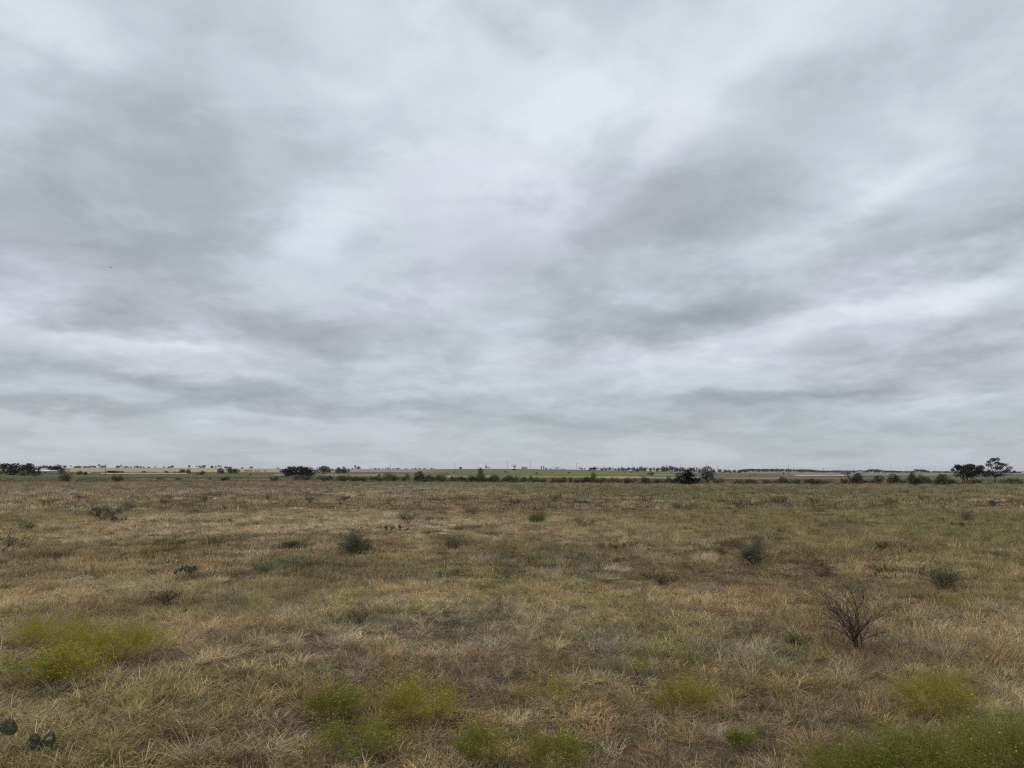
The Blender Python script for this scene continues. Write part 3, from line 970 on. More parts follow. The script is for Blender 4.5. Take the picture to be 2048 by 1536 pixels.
PROTO = {}
for i in range(4): PROTO['dome%d' % i] = crown_tree('dome', 300 + i, M['oak_leaf'], 1 + i % 2 * 2, 1300, .09)
for i in range(5): PROTO['tree%d' % i] = crown_tree('bush', 320 + i, M['tree_leaf'], 1, 620, .12)
for i in range(5): PROTO['bush%d' % i] = crown_tree('bush', 340 + i, M['shrub_leaf'], 4, 900, .085)
for i in range(3): PROTO['darkbush%d' % i] = crown_tree('bush', 360 + i, M['tree_leaf'], 4, 950, .09)
for i in range(3): PROTO['airy%d' % i] = crown_tree('airy', 380 + i, M['tree_leaf'], 1 + i % 2, 300, .085)
for i in range(3): PROTO['upright%d' % i] = crown_tree('upright', 400 + i, M['tree_leaf'], 1, 620, .085)
for i in range(2): PROTO['cone%d' % i] = crown_tree('cone', 420 + i, M['juniper_leaf'], 2, 2200, .075)
PCOUNT = {}


def plant(name, kind, loc, wdt, hgt, label, cat, group=None, rz=None, seed=0):
    n_var = len([k for k in PROTO if k[:-1] == kind])
    i = PCOUNT.get(kind, 0); PCOUNT[kind] = i + 1
    tm, cm = PROTO['%s%d' % (kind, i % n_var)]
    r = np.random.RandomState(1000 + seed + i)
    root = empty(name, loc, r.rand() * 6.28 if rz is None else rz, (wdt, wdt, hgt))
    t_o = link('trunk', tm, root)
    c_o = link('crown', cm, root)
    tag(root, label, cat, group)
    return root


ONES = ['', 'first', 'second', 'third', 'fourth', 'fifth', 'sixth', 'seventh', 'eighth', 'ninth', 'tenth', 'eleventh', 'twelfth', 'thirteenth',
        'fourteenth', 'fifteenth', 'sixteenth', 'seventeenth', 'eighteenth', 'nineteenth']
TENS = {20: ('twentieth', 'twenty'), 30: ('thirtieth', 'thirty'), 40: ('fortieth', 'forty'), 50: ('fiftieth', 'fifty'), 60: ('sixtieth', 'sixty'),
        70: ('seventieth', 'seventy'), 80: ('eightieth', 'eighty'), 90: ('ninetieth', 'ninety')}


def ordinal(n):
    if n < 20: return ONES[n]
    if n >= 100: return 'hundredth' if n == 100 else 'hundred-and-' + ordinal(n - 100)
    return TENS[n // 10 * 10][0] if n % 10 == 0 else TENS[n // 10 * 10][1] + '-' + ONES[n % 10]


# ------------------------------------------------------------------ trees standing on the far skyline (px, top row, width px, kind)
sky_trees = [
    (2, 930, 12, 'tree'), (10, 929.5, 9, 'tree'), (78, 931.5, 10, 'tree'), (88, 930.5, 12, 'tree'), (96, 931, 10, 'tree'), (128, 931, 9, 'tree'), (141, 930, 5, 'airy'),
    (151, 931.5, 9, 'tree'), (158, 931, 10, 'tree'), (169, 931.5, 7, 'tree'), (179, 931, 10, 'tree'), (187, 931.5, 9, 'tree'), (197, 928, 9, 'airy'), (205, 930.5, 10, 'tree'),
    (236, 931, 9, 'tree'), (242, 929, 6, 'airy'), (251, 932, 10, 'tree'), (261, 932.5, 4, 'tree'), (268, 932.5, 4, 'tree'), (274, 931, 7, 'tree'), (281, 931.5, 5, 'tree'),
    (287, 933, 4, 'tree'), (297, 933, 6, 'tree'), (310, 933, 4, 'tree'), (327.5, 933, 4.5, 'tree'), (337, 932, 6, 'tree'), (344, 930.5, 8, 'tree'),
    (378, 929.5, 6, 'upright'), (393, 930, 5, 'airy'), (400, 931, 7, 'tree'), (407, 930, 8, 'tree'), (424, 931, 7, 'tree'), (431, 931.5, 4, 'upright'), (438, 930, 12, 'airy'),
    (451, 932, 5, 'tree'), (484, 934.3, 5, 'tree'), (502, 932.5, 6, 'tree'), (556, 935, 6, 'tree'), (624, 935.8, 8, 'tree'), (705, 935.5, 5, 'tree'), (710, 930, 5, 'upright'),
    (717, 932.5, 9, 'tree'), (741, 937, 4, 'tree'), (750, 935.8, 7, 'tree'), (758, 936.3, 6, 'tree'), (766, 937, 4, 'tree'), (771, 937, 4, 'tree'), (776, 934.5, 6, 'tree'),
    (786, 936.5, 6, 'tree'), (796, 935.5, 9, 'tree'), (812, 936.3, 6, 'tree'), (825, 936.6, 4, 'tree'), (831, 935.7, 5, 'tree'), (839, 936, 5, 'tree'), (849, 936.4, 6, 'tree'),
    (863, 936, 4, 'tree'), (867, 936.3, 3, 'tree'), (921, 933.5, 6, 'dome'), (972, 929.8, 4, 'upright'), (977, 933.3, 8, 'airy'), (1028.5, 929, 10, 'airy'), (1046, 933, 5, 'tree'),
    (1052, 934.3, 7, 'tree'), (1083, 932, 3.5, 'upright'), (1087, 932.5, 3.5, 'upright'), (1092, 936, 6, 'tree'), (1101, 937, 4, 'tree'), (1113, 934.3, 11, 'airy'),
    (1124, 937.3, 3, 'tree'), (1129, 937.3, 3, 'tree'), (1160, 933.8, 5, 'airy'), (1164, 936, 5, 'tree'), (1169, 936, 4, 'upright')]
wood_trees = [
    (1181, 935, 9, 'tree'), (1187, 933.3, 12, 'tree'), (1196, 933.8, 8, 'airy'), (1203, 936, 7, 'tree'), (1208, 934, 5, 'upright'), (1213, 935.5, 7, 'tree'), (1220, 934.8, 8, 'tree'),
    (1226, 934.3, 4, 'upright'), (1231, 936, 5, 'tree'), (1238, 935, 8, 'tree'), (1245, 933.8, 7, 'tree'), (1251, 936, 6, 'tree'), (1258, 935, 9, 'tree'), (1268, 934, 10, 'tree'),
    (1276, 935, 8, 'tree'), (1284, 933, 12, 'tree'), (1291, 934.5, 9, 'tree'), (1302, 935.6, 9, 'tree'), (1308, 934.6, 6, 'upright'), (1315, 935.6, 8, 'tree'), (1324, 932, 12, 'tree'),
    (1331, 933, 8, 'tree'), (1338, 930.8, 11, 'tree'), (1345, 932.6, 10, 'tree'), (1352, 933.6, 10, 'tree'), (1359, 934.5, 8, 'tree'), (1365, 933.8, 9, 'tree'), (1373, 936, 9, 'tree'),
    (1380, 935, 8, 'tree'), (1387, 934.3, 10, 'tree'), (1394, 934.6, 6, 'upright'), (1400, 936, 8, 'tree'), (1408, 937, 8, 'tree'), (1427, 938, 8, 'tree'), (1440, 938.3, 10, 'tree'),
    (1450, 938.3, 9, 'tree'), (1459, 938.8, 8, 'tree'), (1469, 939, 8, 'tree'), (1480, 940, 9, 'tree'), (1489, 939.3, 9, 'tree')]
LOOK = {'tree': 'rounded dark', 'airy': 'thin open-crowned', 'upright': 'narrow upright', 'dome': 'dense dark'}
for i, (px, top, wd, kd) in enumerate(sky_trees):
    x, y, z = crest(px)
    y2 = y * (1.0 + 0.02 * ((i * 7) % 5 - 2) / 2)
    x *= y2 / y; z = zf1(x, y2); y = y2
    hgt = H + float(KROW(top)) * y - z
    size = 'small' if hgt < 4 else 'tall' if hgt > 7 else 'low'
    plant('skyline_tree', kd, (x, y, z - .05), wd * y / F * 1.12, max(hgt, 1.5), '%s %s tree, %s from the left of the scattered skyline trees' % (size, LOOK[kd], ordinal(i + 1)),
          'tree', 'scattered trees on the skyline', seed=i)
for i, (px, top, wd, kd) in enumerate(wood_trees):
    y = 1120 + 90 * ((i * 5) % 7 - 3) / 3
    x = xat(px, 940, y); z = zf1(x, y)
    hgt = H + float(KROW(top)) * y - z
    plant('grove_tree', kd, (x, y, z - .05), wd * y / F * 1.15, max(hgt, 2.0), '%s tree, %s from the left in the long skyline grove' % (LOOK[kd], ordinal(i + 1)),
          'tree', 'trees of the skyline grove', seed=i + 50)

# ------------------------------------------------------------------ far wooded band at the right: a mass nobody could count
rw = np.random.RandomState(77)
bandV, bandQ, off = [], [], 0
prof_px = np.array([1480, 1500, 1520, 1560, 1600, 1618, 1640, 1670, 1700, 1730, 1742, 1755, 1765, 1790, 1826, 1832, 1845, 1860, 1900, 2048, 2200])
prof_row = np.array([939, 937.3, 937.6, 937.5, 938.5, 938.3, 941, 940.5, 941, 940.3, 938.4, 938.2, 940.4, 941.2, 942, 938.0, 938.8, 941.5, 942.2, 942.8, 942.8])
for k in range(520):
    px = 1478 + 640 * rw.rand()
    y = 1750 + 700 * rw.rand()
    x = xat(px, 943, y); z = zf1(x, y)
    top = float(np.interp(px, prof_px, prof_row)) + 1.6 * rw.rand() ** 1.5
    hgt = max(H + float(KROW(top)) * y - z, 2.5)
    wd = 5 + 6 * rw.rand()
    pos = np.concatenate([shell(rw, 42, (0, 0, .55), (.5, .5, .45), .5), shell(rw, 16, (.25 * rw.normal(), .2, .35), (.4, .4, .33), .5)])
    V, Q = cards(rw, pos, .34, .7, .3)
    V = V * np.array([wd, wd, hgt]); V[:, 2] = np.clip(V[:, 2], -.1, hgt)
    bandV.append(V + np.array([x, y, z])); bandQ.append(Q + off); off += len(V)
tag(link('distant_wood', mesh_np('distant_wood', np.concatenate(bandV), [np.concatenate(bandQ)], [M['tree_leaf']])),
    'dark wooded band along the far right horizon', 'wood', kind='stuff')

# ------------------------------------------------------------------ middle distance: px, base row, top row, width px, kind, label
mid = [
    (26, 950, 926, 44, 'dome', 'largest dark live oak at the far left edge, beside the white-roofed building', 'tree'),
    (58, 950.5, 926.4, 34, 'dome', 'dark live oak just left of the white-roofed building', 'tree'),
    (114, 948, 929.3, 32, 'dome', 'dark live oak just right of the white-roofed building', 'tree'),
    (46, 952, 941, 17, 'bush', 'grey-green bush in front of the two left live oaks', 'bush'),
    (71, 953.5, 946, 16, 'bush', 'low grey bush below the white roof', 'bush'),
    (132, 964, 943.5, 27, 'bush', 'rounded grey-green mesquite bush standing alone before the left live oaks', 'bush'),
    (157, 950, 941, 12, 'darkbush', 'dark bush right of the left farmstead', 'bush'),
    (169, 950, 943, 10, 'darkbush', 'smaller dark bush beside the white tank', 'bush'),
    (234, 964, 948, 25, 'bush', 'open mesquite bush standing alone below the red shed', 'bush'),
    (288, 946, 942, 10, 'darkbush', 'small dark bush behind the caliche road, first right of the red shed', 'bush'),
    (309, 946, 943.6, 7, 'darkbush', 'tiny dark bush behind the middle of the caliche road', 'bush'),
    (333, 946, 941.8, 10, 'darkbush', 'dark bush behind the caliche road near its right end', 'bush'),
    (349, 946, 942.8, 9, 'darkbush', 'dark bush behind the right end of the caliche road', 'bush'),
    (363, 947, 937.5, 13, 'tree', 'green tree at the right end of the caliche road, left one of two', 'tree'),
    (376, 947, 937.6, 10, 'tree', 'green tree at the right end of the caliche road, right one of two', 'tree'),
    (401, 950, 941, 17, 'bush', 'grey bush between the caliche road and the paired dark trees', 'bush'),
    (441, 947, 935.5, 14, 'tree', 'dark tree left of a broader one, in front of the tan field', 'tree'),
    (463, 947, 933, 23, 'tree', 'broad dark tree in front of the tan field, right of a smaller one', 'tree'),
    (448, 962, 953.5, 22, 'darkbush', 'low green bush alone in the olive strip at left', 'bush'),
    (320, 960, 953.5, 15, 'bush', 'faint low bush in the olive strip below the caliche road', 'bush'),
    (356, 961, 954, 13, 'bush', 'faint low bush in the olive strip, right of a similar one', 'bush'),
    (420, 960, 953, 7, 'bush', 'small faint bush left of the low green bush', 'bush'),
    (573, 953, 936, 24, 'dome', 'left of three dark live oaks beside the white car', 'tree'),
    (596, 953, 932, 38, 'dome', 'tallest middle one of three dark live oaks beside the white car', 'tree'),
    (615, 953.5, 934, 30, 'dome', 'right of three dark live oaks beside the white car', 'tree'),
    (547, 962.5, 951, 20, 'bush', 'grey-green bush in front of the nose of the white car', 'bush'),
    (592, 961, 948.5, 17, 'bush', 'left olive bush in front of the three live oaks', 'bush'),
    (612, 961, 949, 20, 'bush', 'right olive bush in front of the three live oaks', 'bush'),
    (645, 948, 931.8, 26, 'tree', 'full dark tree right of the three live oaks', 'tree'),
    (661, 948, 935, 10, 'airy', 'small thin tree touching the full dark tree', 'tree'),
    (677, 947, 934.3, 14, 'tree', 'greyish tree left of a darker twin before the brown field', 'tree'),
    (690, 947, 933.2, 16, 'tree', 'dark tree right of a greyish twin before the brown field', 'tree'),
    (160, 963, 957, 12, 'bush', 'low dull bush right of the rounded mesquite bush', 'bush')]
row_bushes = [  # the scrub row along the crest
    (646, 962, 950, 24, 'bush'), (662, 962, 950, 14, 'darkbush'), (684, 962, 953, 15, 'bush'), (708, 962, 951, 23, 'bush'), (729, 958, 953, 6, 'bush'), (747, 962, 951, 20, 'bush'),
    (758, 955, 948, 8, 'darkbush'), (775, 963, 945, 22, 'bush'), (791, 963, 951, 16, 'bush'), (810, 963.5, 947, 20, 'bush'), (836, 963.5, 943, 23, 'darkbush'), (852, 963, 949.5, 12, 'bush'),
    (864, 963, 949, 24, 'bush'), (884, 964, 946, 24, 'bush'), (906, 963, 952.6, 16, 'bush'), (917, 963, 951, 11, 'bush'), (927, 964, 951, 16, 'bush'), (941, 964.5, 950, 20, 'bush'),
    (955, 964.5, 950, 16, 'bush'), (968, 965, 948, 18, 'bush'), (985, 965, 952, 18, 'bush'), (996, 963, 950, 9, 'darkbush'), (1015, 965, 950, 22, 'bush'), (1030, 965, 951, 14, 'bush'),
    (1047, 966, 952, 20, 'bush'), (1061, 963, 951, 9, 'bush'), (1071, 966, 953, 20, 'bush'), (1090, 966, 956.5, 12, 'bush'), (1111, 966.5, 954, 18, 'bush'), (1126, 966.5, 956, 14, 'bush'),
    (1141, 966.5, 954, 10, 'darkbush'), (1156, 966.5, 959, 12, 'bush'), (1170, 967, 953, 20, 'bush'), (1187, 967, 944, 14, 'upright'), (1198, 967.5, 953, 27, 'bush'), (1220, 968, 957, 14, 'bush'),
    (1236, 968, 956, 18, 'bush'), (1255, 968, 953, 14, 'bush'), (1266, 968, 955, 17, 'bush'), (1288, 968.5, 951, 21, 'bush'), (1312, 968, 956, 13, 'bush'), (1328, 968, 958, 19, 'bush'),
    (1338, 968, 951, 13, 'bush'), (1354, 968, 945, 17, 'bush'), (1438, 968.5, 955, 21, 'bush'), (1478, 968.5, 957, 11, 'bush'), (1506, 968.5, 958, 36, 'darkbush'), (1550, 967.5, 960, 15, 'bush'),
    (1568, 968.5, 953, 21, 'bush'), (1590, 968, 958, 20, 'darkbush'), (1625, 970, 957, 30, 'darkbush'), (1656, 968, 960, 17, 'bush'), (1684, 968.5, 956, 9, 'darkbush'), (1708, 969.5, 945, 32, 'darkbush'),
    (1729, 968.5, 960, 15, 'bush'), (1758, 968.5, 950, 20, 'darkbush'), (1785, 968.5, 947, 26, 'darkbush'), (1808, 968.5, 957, 15, 'bush'), (1829, 971, 945, 27, 'darkbush'), (1852, 967.5, 952, 20, 'bush'),
    (1885, 972, 947, 30, 'darkbush'), (2022, 968.5, 955, 42, 'bush')]
rx = np.random.RandomState(55)
for k_ in range(120):
    px = 640 + 720 * rx.rand() if k_ % 2 else 1430 + 610 * rx.rand()
    br = float(np.interp(px, [640, 900, 1200, 1400, 2048], [962.5, 963.5, 967, 968.6, 968.6])) + .6 * rx.rand()
    row_bushes.append((px, br, br - 4 - 13 * rx.rand() ** 1.6, 9 + 14 * rx.rand(), 'bush'))
row_bushes.sort()
far_bushes = [(841, 946.5, 941.5, 9), (908, 946, 943, 4), (1011, 944.6, 941.5, 5), (1016, 945, 942.8, 4), (1073, 948, 944, 5), (1104, 945.3, 943, 4), (1138, 946.5, 943.5, 6),
              (1304, 951, 943.5, 13), (1296, 950, 945, 5), (1361, 949, 944, 8), (1353, 949, 945.5, 6), (1500, 952.5, 950, 5), (1509, 951, 948.5, 5), (1567, 949, 943.5, 4), (500, 950.5, 946, 4)]
SZ = lambda p: 'low' if p < 1.35 else 'tall' if p > 2.0 else 'medium'


def at_row(px, base_row, top, wd):
    x, y, z = ground(px, base_row)
    return x, y, z, wd * y / F * 1.15, H + float(KROW(top)) * y - z


for i, (px, br, top, wd, kd, lab, cat) in enumerate(mid):
    x, y, z, W_, H_ = at_row(px, br, top, wd)
    plant({'tree': 'tree', 'bush': 'bush'}[cat] if kd != 'dome' else 'live_oak', kd, (x, y, z - .05), W_, H_, lab, cat, seed=i + 100)
KL = {'bush': 'grey-green', 'darkbush': 'dark green', 'upright': 'upright'}
for i, (px, br, top, wd, kd) in enumerate(row_bushes):
    x, y, z, W_, H_ = at_row(px, br, top, wd)
    plant('mesquite_bush', kd, (x, y, z - .05), W_, H_, '%s %s bush, %s from the left in the scrub row edging the dry field' % (SZ(H_), KL[kd], ordinal(i + 1)),
          'bush', 'bushes in the scrub row', seed=i + 200)
for i, (px, br, top, wd) in enumerate(sorted(far_bushes)):
    x, y, z, W_, H_ = at_row(px, br, top, wd)
    plant('pasture_bush', 'bush', (x, y, z - .05), W_, H_, 'tiny bush out on the far pasture, %s from the left beyond the scrub row' % ordinal(i + 1), 'bush', 'lone bushes on the far pasture', seed=i + 300)
x, y, z, W_, H_ = at_row(1376, 969.5, 940, 52)
plant('juniper', 'cone', (x, y, z - .05), W_, H_, 'broad dark cone-shaped juniper left of the upright tree', 'tree')
x, y, z, W_, H_ = at_row(1415, 969.5, 932, 31)
plant('tree', 'upright', (x, y, z - .05), W_ * 1.1, H_, 'tall irregular upright dark tree beside the juniper', 'tree')
x, y, z, W_, H_ = at_row(960, 964, 934.5, 13)
plant('tree', 'upright', (x, y, z - .05), W_ * 1.2, H_, 'slim dark tree rising above the middle of the scrub row', 'tree')


# the two larger trees at the right edge
def big_tree(px, br, spec, label, seed, leaf, lsz, stems):
    """spec: (px, row, half width px, half height px, leaves) for each crown lobe"""
    r = np.random.RandomState(seed)
    gx, gy, gz = ground(px, br)
    root = empty('tree', (gx, gy, gz - .03))
    s = gy / F
    mb = MB(); VV, QQ, off = [], [], 0
    forks = []
    for k in range(stems):
        a = 6.28 * k / stems + .4
        fk = ((.35 + .5 * r.rand()) * math.cos(a) * (stems > 1), .3 * math.sin(a) * (stems > 1), 1.0 + .5 * r.rand())
        limb(mb, r, (.10 * math.cos(a) * (stems > 1), .1 * math.sin(a) * (stems > 1), -.1), fk, .13 if stems == 1 else .09, .07, 6, .05, 7)
        forks.append(fk)
    for (lx, lr, hw, hh_, n) in spec:
        c = np.array([(lx - px) * s, r.normal(0, 1) * hw * s * .7, H + float(KROW(lr)) * gy - gz])
        fk = min(forks, key=lambda f: abs(f[0] - c[0]))
        pts = limb(mb, r, fk, c, .055, .018, 6, .06, 6)
        for _ in range(5):
            e = c + r.normal(0, .6, 3) * np.array([hw * s, hw * s, hh_ * s])
            p2 = limb(mb, r, pts[3 + r.randint(2)], e, .016, .005, 4, .08, 4)
        pos = shell(r, n, c, (hw * s, hw * s, hh_ * s), .25, -.9) + r.normal(0, .05, (n, 3))
        V, Q = cards(r, pos, lsz, .6, .2)
        VV.append(V); QQ.append(Q + off); off += len(V)
    mb.build('trunk', M['bark'], root, True)
    link('crown', mesh_np('crown', np.concatenate(VV), [np.concatenate(QQ)], [leaf]), root)
    return tag(root, label, 'tree')


big_tree(1931, 968, [(1917, 934, 7, 5, 330), (1923, 938, 9, 6, 420), (1937, 934, 10, 5, 480), (1950, 932.5, 9, 4.5, 460), (1960, 936, 8, 5, 420), (1946, 940, 14, 6, 600),
                     (1930, 944, 12, 5, 420), (1964, 944, 9, 4.5, 360), (1905, 940, 4, 3, 90), (1953, 948, 14, 5, 420), (1918, 949, 10, 5, 260), (1968, 950, 9, 5, 260), (1940, 953, 14, 5, 260), (1976, 944, 6, 5, 160)],
         'dense dark dome-shaped tree with several stems near the right edge', 501, M['tree_leaf'], .22, 5)
big_tree(1990, 969, [(1979, 924, 5, 3, 110), (1988, 920, 6, 4, 200), (1996, 918.5, 4, 2.5, 90), (1985, 929, 6, 3, 110), (1999, 927, 7, 4, 200), (2008, 930, 7, 3.5, 210),
                     (1992, 935, 7, 4, 130), (2002, 937, 8, 4, 190), (2013, 936, 6, 4, 110), (2022, 940, 5, 3, 90), (2030, 943, 3, 2, 40), (1976, 930, 3, 3, 40), (2010, 943, 8, 3, 120), (1984, 946, 6, 4, 90), (2004, 950, 9, 4, 150)],
         'tallest tree at the right edge, open spreading crown on a forked trunk', 502, M['tree_leaf'], .19, 1)

# ------------------------------------------------------------------ near mesquite saplings
def sapling(px, br, top, wd, label, seed, leafn=700, leaf='sapling_leaf', stems=6, twig='twig', bare=False, lsz=.035, name='mesquite_sapling', cat='shrub', thick=1.0):
    r = np.random.RandomState(seed)
    gx, gy, gz = ground(px, br)
    hgt = H + float(KROW(top)) * gy - gz
    half = wd * gy / F / 2
    root = empty(name, (gx, gy, gz))
    mb = MB(); tips = []

    def grow(p, d, ln, rad, depth):
        n = 4
        pts = [np.array(p)]
        dd = np.array(d, float)
        for i in range(n):
            dd = dd + r.normal(0, .16, 3) + np.array([0, 0, .05]); dd /= np.linalg.norm(dd)
            pts.append(pts[-1] + dd * ln / n)
        pts = np.array(pts)
        mb.tube(pts, np.linspace(rad, rad * .5, n + 1), 4, cap=depth > 1)
        if depth >= 1: tips.append(pts[1:] if depth == 1 else pts)
        if depth < 3:
            for i in range(3 if depth < 2 else 2):
                k = 1 + r.randint(n)
                side = r.normal(0, 1, 3); side[2] = abs(side[2]) * .5
                nd = dd * .75 + side / np.linalg.norm(side) * .8
                grow(pts[k], nd / np.linalg.norm(nd), ln * (.45 + .25 * r.rand()), rad * .55, depth + 1)
    for s_ in range(stems):
        a = 6.28 * s_ / stems + r.rand()
        tl = (.15 + .85 * r.rand()) * min(1.1, half / max(hgt, .1) * 1.0)
        d = np.array([tl * math.cos(a), tl * math.sin(a), 1.0]); d /= np.linalg.norm(d)
        grow((r.normal(0, .03), r.normal(0, .03), -.02), d, hgt * (.55 + .2 * r.rand()), .011 * max(hgt, .5) * thick, 0)
    v_ = np.concatenate(mb.v)
    # fit the grown plant to its size in the place
    sx = half / max(np.percentile(np.abs(v_[:, :2]), 98), 1e-3); sz = hgt / v_[:, 2].max()
    sx = min(sx, 4.0)
    mb.v = [q * np.array([sx, sx, sz]) for q in mb.v]
    mb.build('stems', M[twig], root, True)
    if not bare:
        tp = np.concatenate(tips) * np.array([sx, sx, sz])
        leafn = int(leafn * 1.9)
        pos = tp[r.randint(len(tp), size=leafn)] + r.normal(0, .06 * max(hgt, .5), (leafn, 3))
        pos[:, 2] = np.maximum(pos[:, 2], .03)
        V, Q = cards(r, pos, lsz * .85, .36, .2)
        link('foliage', mesh_np('foliage', V, [Q], [M[leaf]]), root)
    return tag(root, label, cat, 'mesquite saplings scattered through the dry grass' if name == 'mesquite_sapling' else None)


sapling(714, 1112, 1050, 84, 'dense rounded grey-green sapling standing left of centre in the dry grass', 601, 2600, stems=9, lsz=.05)
sapling(1508, 1131, 1062, 100, 'dark spreading sapling with bare upper twigs right of centre', 602, 2000, stems=11, lsz=.045)
sapling(1885, 1178, 1112, 90, 'low twiggy dark sapling towards the right edge', 603, 1300, stems=10, lsz=.04)
sapling(1712, 1300, 1146, 138, 'largest nearest sapling with thorny bare branches above the lower right grass', 604, 1500, stems=8, lsz=.030)
sapling(6, 1106, 1042, 110, 'bare forked sapling cut by the left edge', 605, 420, stems=5, lsz=.04)
sapling(203, 1042, 1001, 84, 'broad pale grey sapling in the left middle field', 606, 1100, 'shrub_leaf', 9, lsz=.07)
sapling(255, 1023, 1000, 46, 'dark small sapling just right of the broad pale one', 607, 500, stems=6, lsz=.07)
sapling(329, 1012, 990, 34, 'brownish small sapling alone at the left', 608, 420, 'dry_leaf', 6, lsz=.08)
sapling(815, 1046, 1016, 50, 'grey sapling behind the pale dead stalk', 609, 700, stems=6, lsz=.06)
sapling(1358, 1021, 1003, 44, 'small green sapling in the far middle of the field, left of a similar one', 610, 520, stems=6, lsz=.08)
sapling(1476, 1021, 1000, 36, 'small dark green sapling in the far field, right of a similar one', 611, 520, stems=6, lsz=.08)
sapling(1937, 1042, 1016, 52, 'twiggy grey sapling far right beside the prickly pear', 612, 520, stems=7, lsz=.06)
sapling(535, 1004, 980, 26, 'slim tall sapling in the far left field', 613, 330, stems=4, lsz=.08)
sapling(1240, 1102, 1070, 90, 'thin pale-leaved sapling in the centre right grass', 614, 650, 'shrub_leaf', 6, lsz=.05)
sapling(945, 1032, 1012, 34, 'small dull sapling between the green tuft and the pale stalk', 615, 420, 'dry_leaf', 6, lsz=.07)
sapling(1290, 1212, 1150, 16, 'single thin dark stem standing right of the weathered board', 616, 60, stems=2, lsz=.03)
sapling(996, 1222, 1180, 14, 'single thin dark stem in the central straw grass', 617, 40, stems=2, lsz=.03)
sapling(905, 1098, 1077, 46, 'dark brown withered shrub right of the dense sapling', 618, 700, 'dry_leaf', 8, lsz=.05)
sapling(450, 1022, 1004, 16, 'tiny sapling left of the yellow weed in the far left', 619, 160, stems=4, lsz=.07)
sapling(833, 1060, 1028, 34, 'pale dead stalk, bleached almost white, in front of a grey sapling', 620, 10, 'dry_leaf', 5, 'pale_twig', True, name='dead_stalk', cat='dead plant', thick=1.6)

faint = [(95, 1010), (152, 1002), (410, 1006), (620, 1007), (690, 1003), (1030, 1010), (1110, 1005), (1290, 1008), (1560, 1010), (1625, 1008), (1780, 1012), (1850, 1003), (1990, 1014),
         (585, 1098), (1440, 1114), (1650, 1152), (330, 1207), (1010, 1152), (1600, 1292), (708, 1252), (1330, 1172), (60, 1062), (430, 1090), (1760, 1100), (1170, 1052)]
for i, (px, br) in enumerate(sorted(faint)):
    hh_ = 16 if br < 1020 else 22 if br < 1160 else 34
    sapling(px, br, br - hh_ * (.8 + .4 * ((i * 7) % 5) / 4), hh_ * (1.6 + .8 * ((i * 3) % 4) / 3), 'faint low %s shrub, %s from the left of the small ones dotting the field' % (('grey', 'brown')[i % 3 == 2], ordinal(i + 1)),
            640 + i, 420, ('shrub_leaf', 'sapling_leaf', 'dry_leaf')[i % 3], 7, lsz=.07 if br < 1020 else .045 if br < 1160 else .03)

# tall bright green tuft
gx, gy, gz = ground(1074, 1047)
root = empty('green_grass_clump', (gx, gy, gz))
tag(root, 'bright green tall grass clump alone right of centre', 'grass clump')
me = tuft('blades', M['green_grass'], 420, .30, .45, .95, .014, .25, .8, .2, seed=801)
link('blades', me, root)

# ------------------------------------------------------------------ broomweed: fine yellow-green bushes dotted with flowers
def broom(px, br, top, wd, label, seed, leaf='broom_stem', nfl=120, nst=34):
    r = np.random.RandomState(seed)
    gx, gy, gz = ground(px, br)
    hgt = H + float(KROW(top)) * gy - gz
    hgt = min(max(hgt, .16), .62)
    half = wd * gy / F / 2
    root = empty('broomweed', (gx, gy, gz))
    P0, P1, TIP, LV = [], [], [], []
    for s_ in range(nst):
        a = r.rand() * 6.28; q = r.rand() ** .42
        rg = .72 + .5 * abs(math.sin(a * 2 + seed)) * (.5 + r.rand())
        e = np.array([half * 1.08 * rg * q * math.cos(a), half * q * math.sin(a) * .8, hgt * (1.02 - .45 * q * q) * (.75 + .3 * r.rand())])
        b0 = np.array([e[0] * .25, e[1] * .25, -.01])
        mid_ = b0 * .5 + e * .5 + np.array([e[0] * .08, e[1] * .08, 0])
        P0.append(b0); P1.append(mid_)
        for t_n in range(9):
            o_ = mid_ * (.3 * r.rand()) + e * .7 if False else b0 + (e - b0) * (.3 + .6 * r.rand())
            tip = e + r.normal(0, 1, 3) * np.array([.22, .22, .12]) * half * 1.3
            P0.append(o_); P1.append(tip); TIP.append(tip)
            for _ in range(8):
                LV.append(o_ + (tip - o_) * r.rand() + r.normal(0, .012, 3))
        P0.append(mid_); P1.append(e)
    P0, P1 = np.array(P0), np.array(P1)
    d = P1 - P0
    sd_ = np.cross(d, r.normal(0, 1, d.shape)); sd_ /= np.linalg.norm(sd_, axis=1)[:, None] + 1e-9
    wv = sd_ * (.0012 + .0008 * r.rand(len(d)))[:, None]
    V = np.stack([P0 - wv, P0 + wv, P1], 1).reshape(-1, 3)
    T = np.arange(len(V)).reshape(-1, 3)
    link('stems', mesh_np('stems', V, [T], [M[leaf]]), root)
    V, Q = cards(r, np.array(LV), .024, .17, .5)
    link('foliage', mesh_np('foliage', V, [Q], [M[leaf]]), root)
    if nfl:
        TIP = np.array(TIP)
        ps = TIP[r.randint(len(TIP), size=nfl)] + r.normal(0, .008, (nfl, 3))
        ps = ps[np.argsort(-ps[:, 2])]
        V, Q = cards(r, ps, .0115, .9, .3)
        tag(link('flowers', mesh_np('flowers', V, [Q], [M['flower']]), root), kind='stuff')
    return tag(root, label, 'weed', 'yellow-green broomweed bushes')


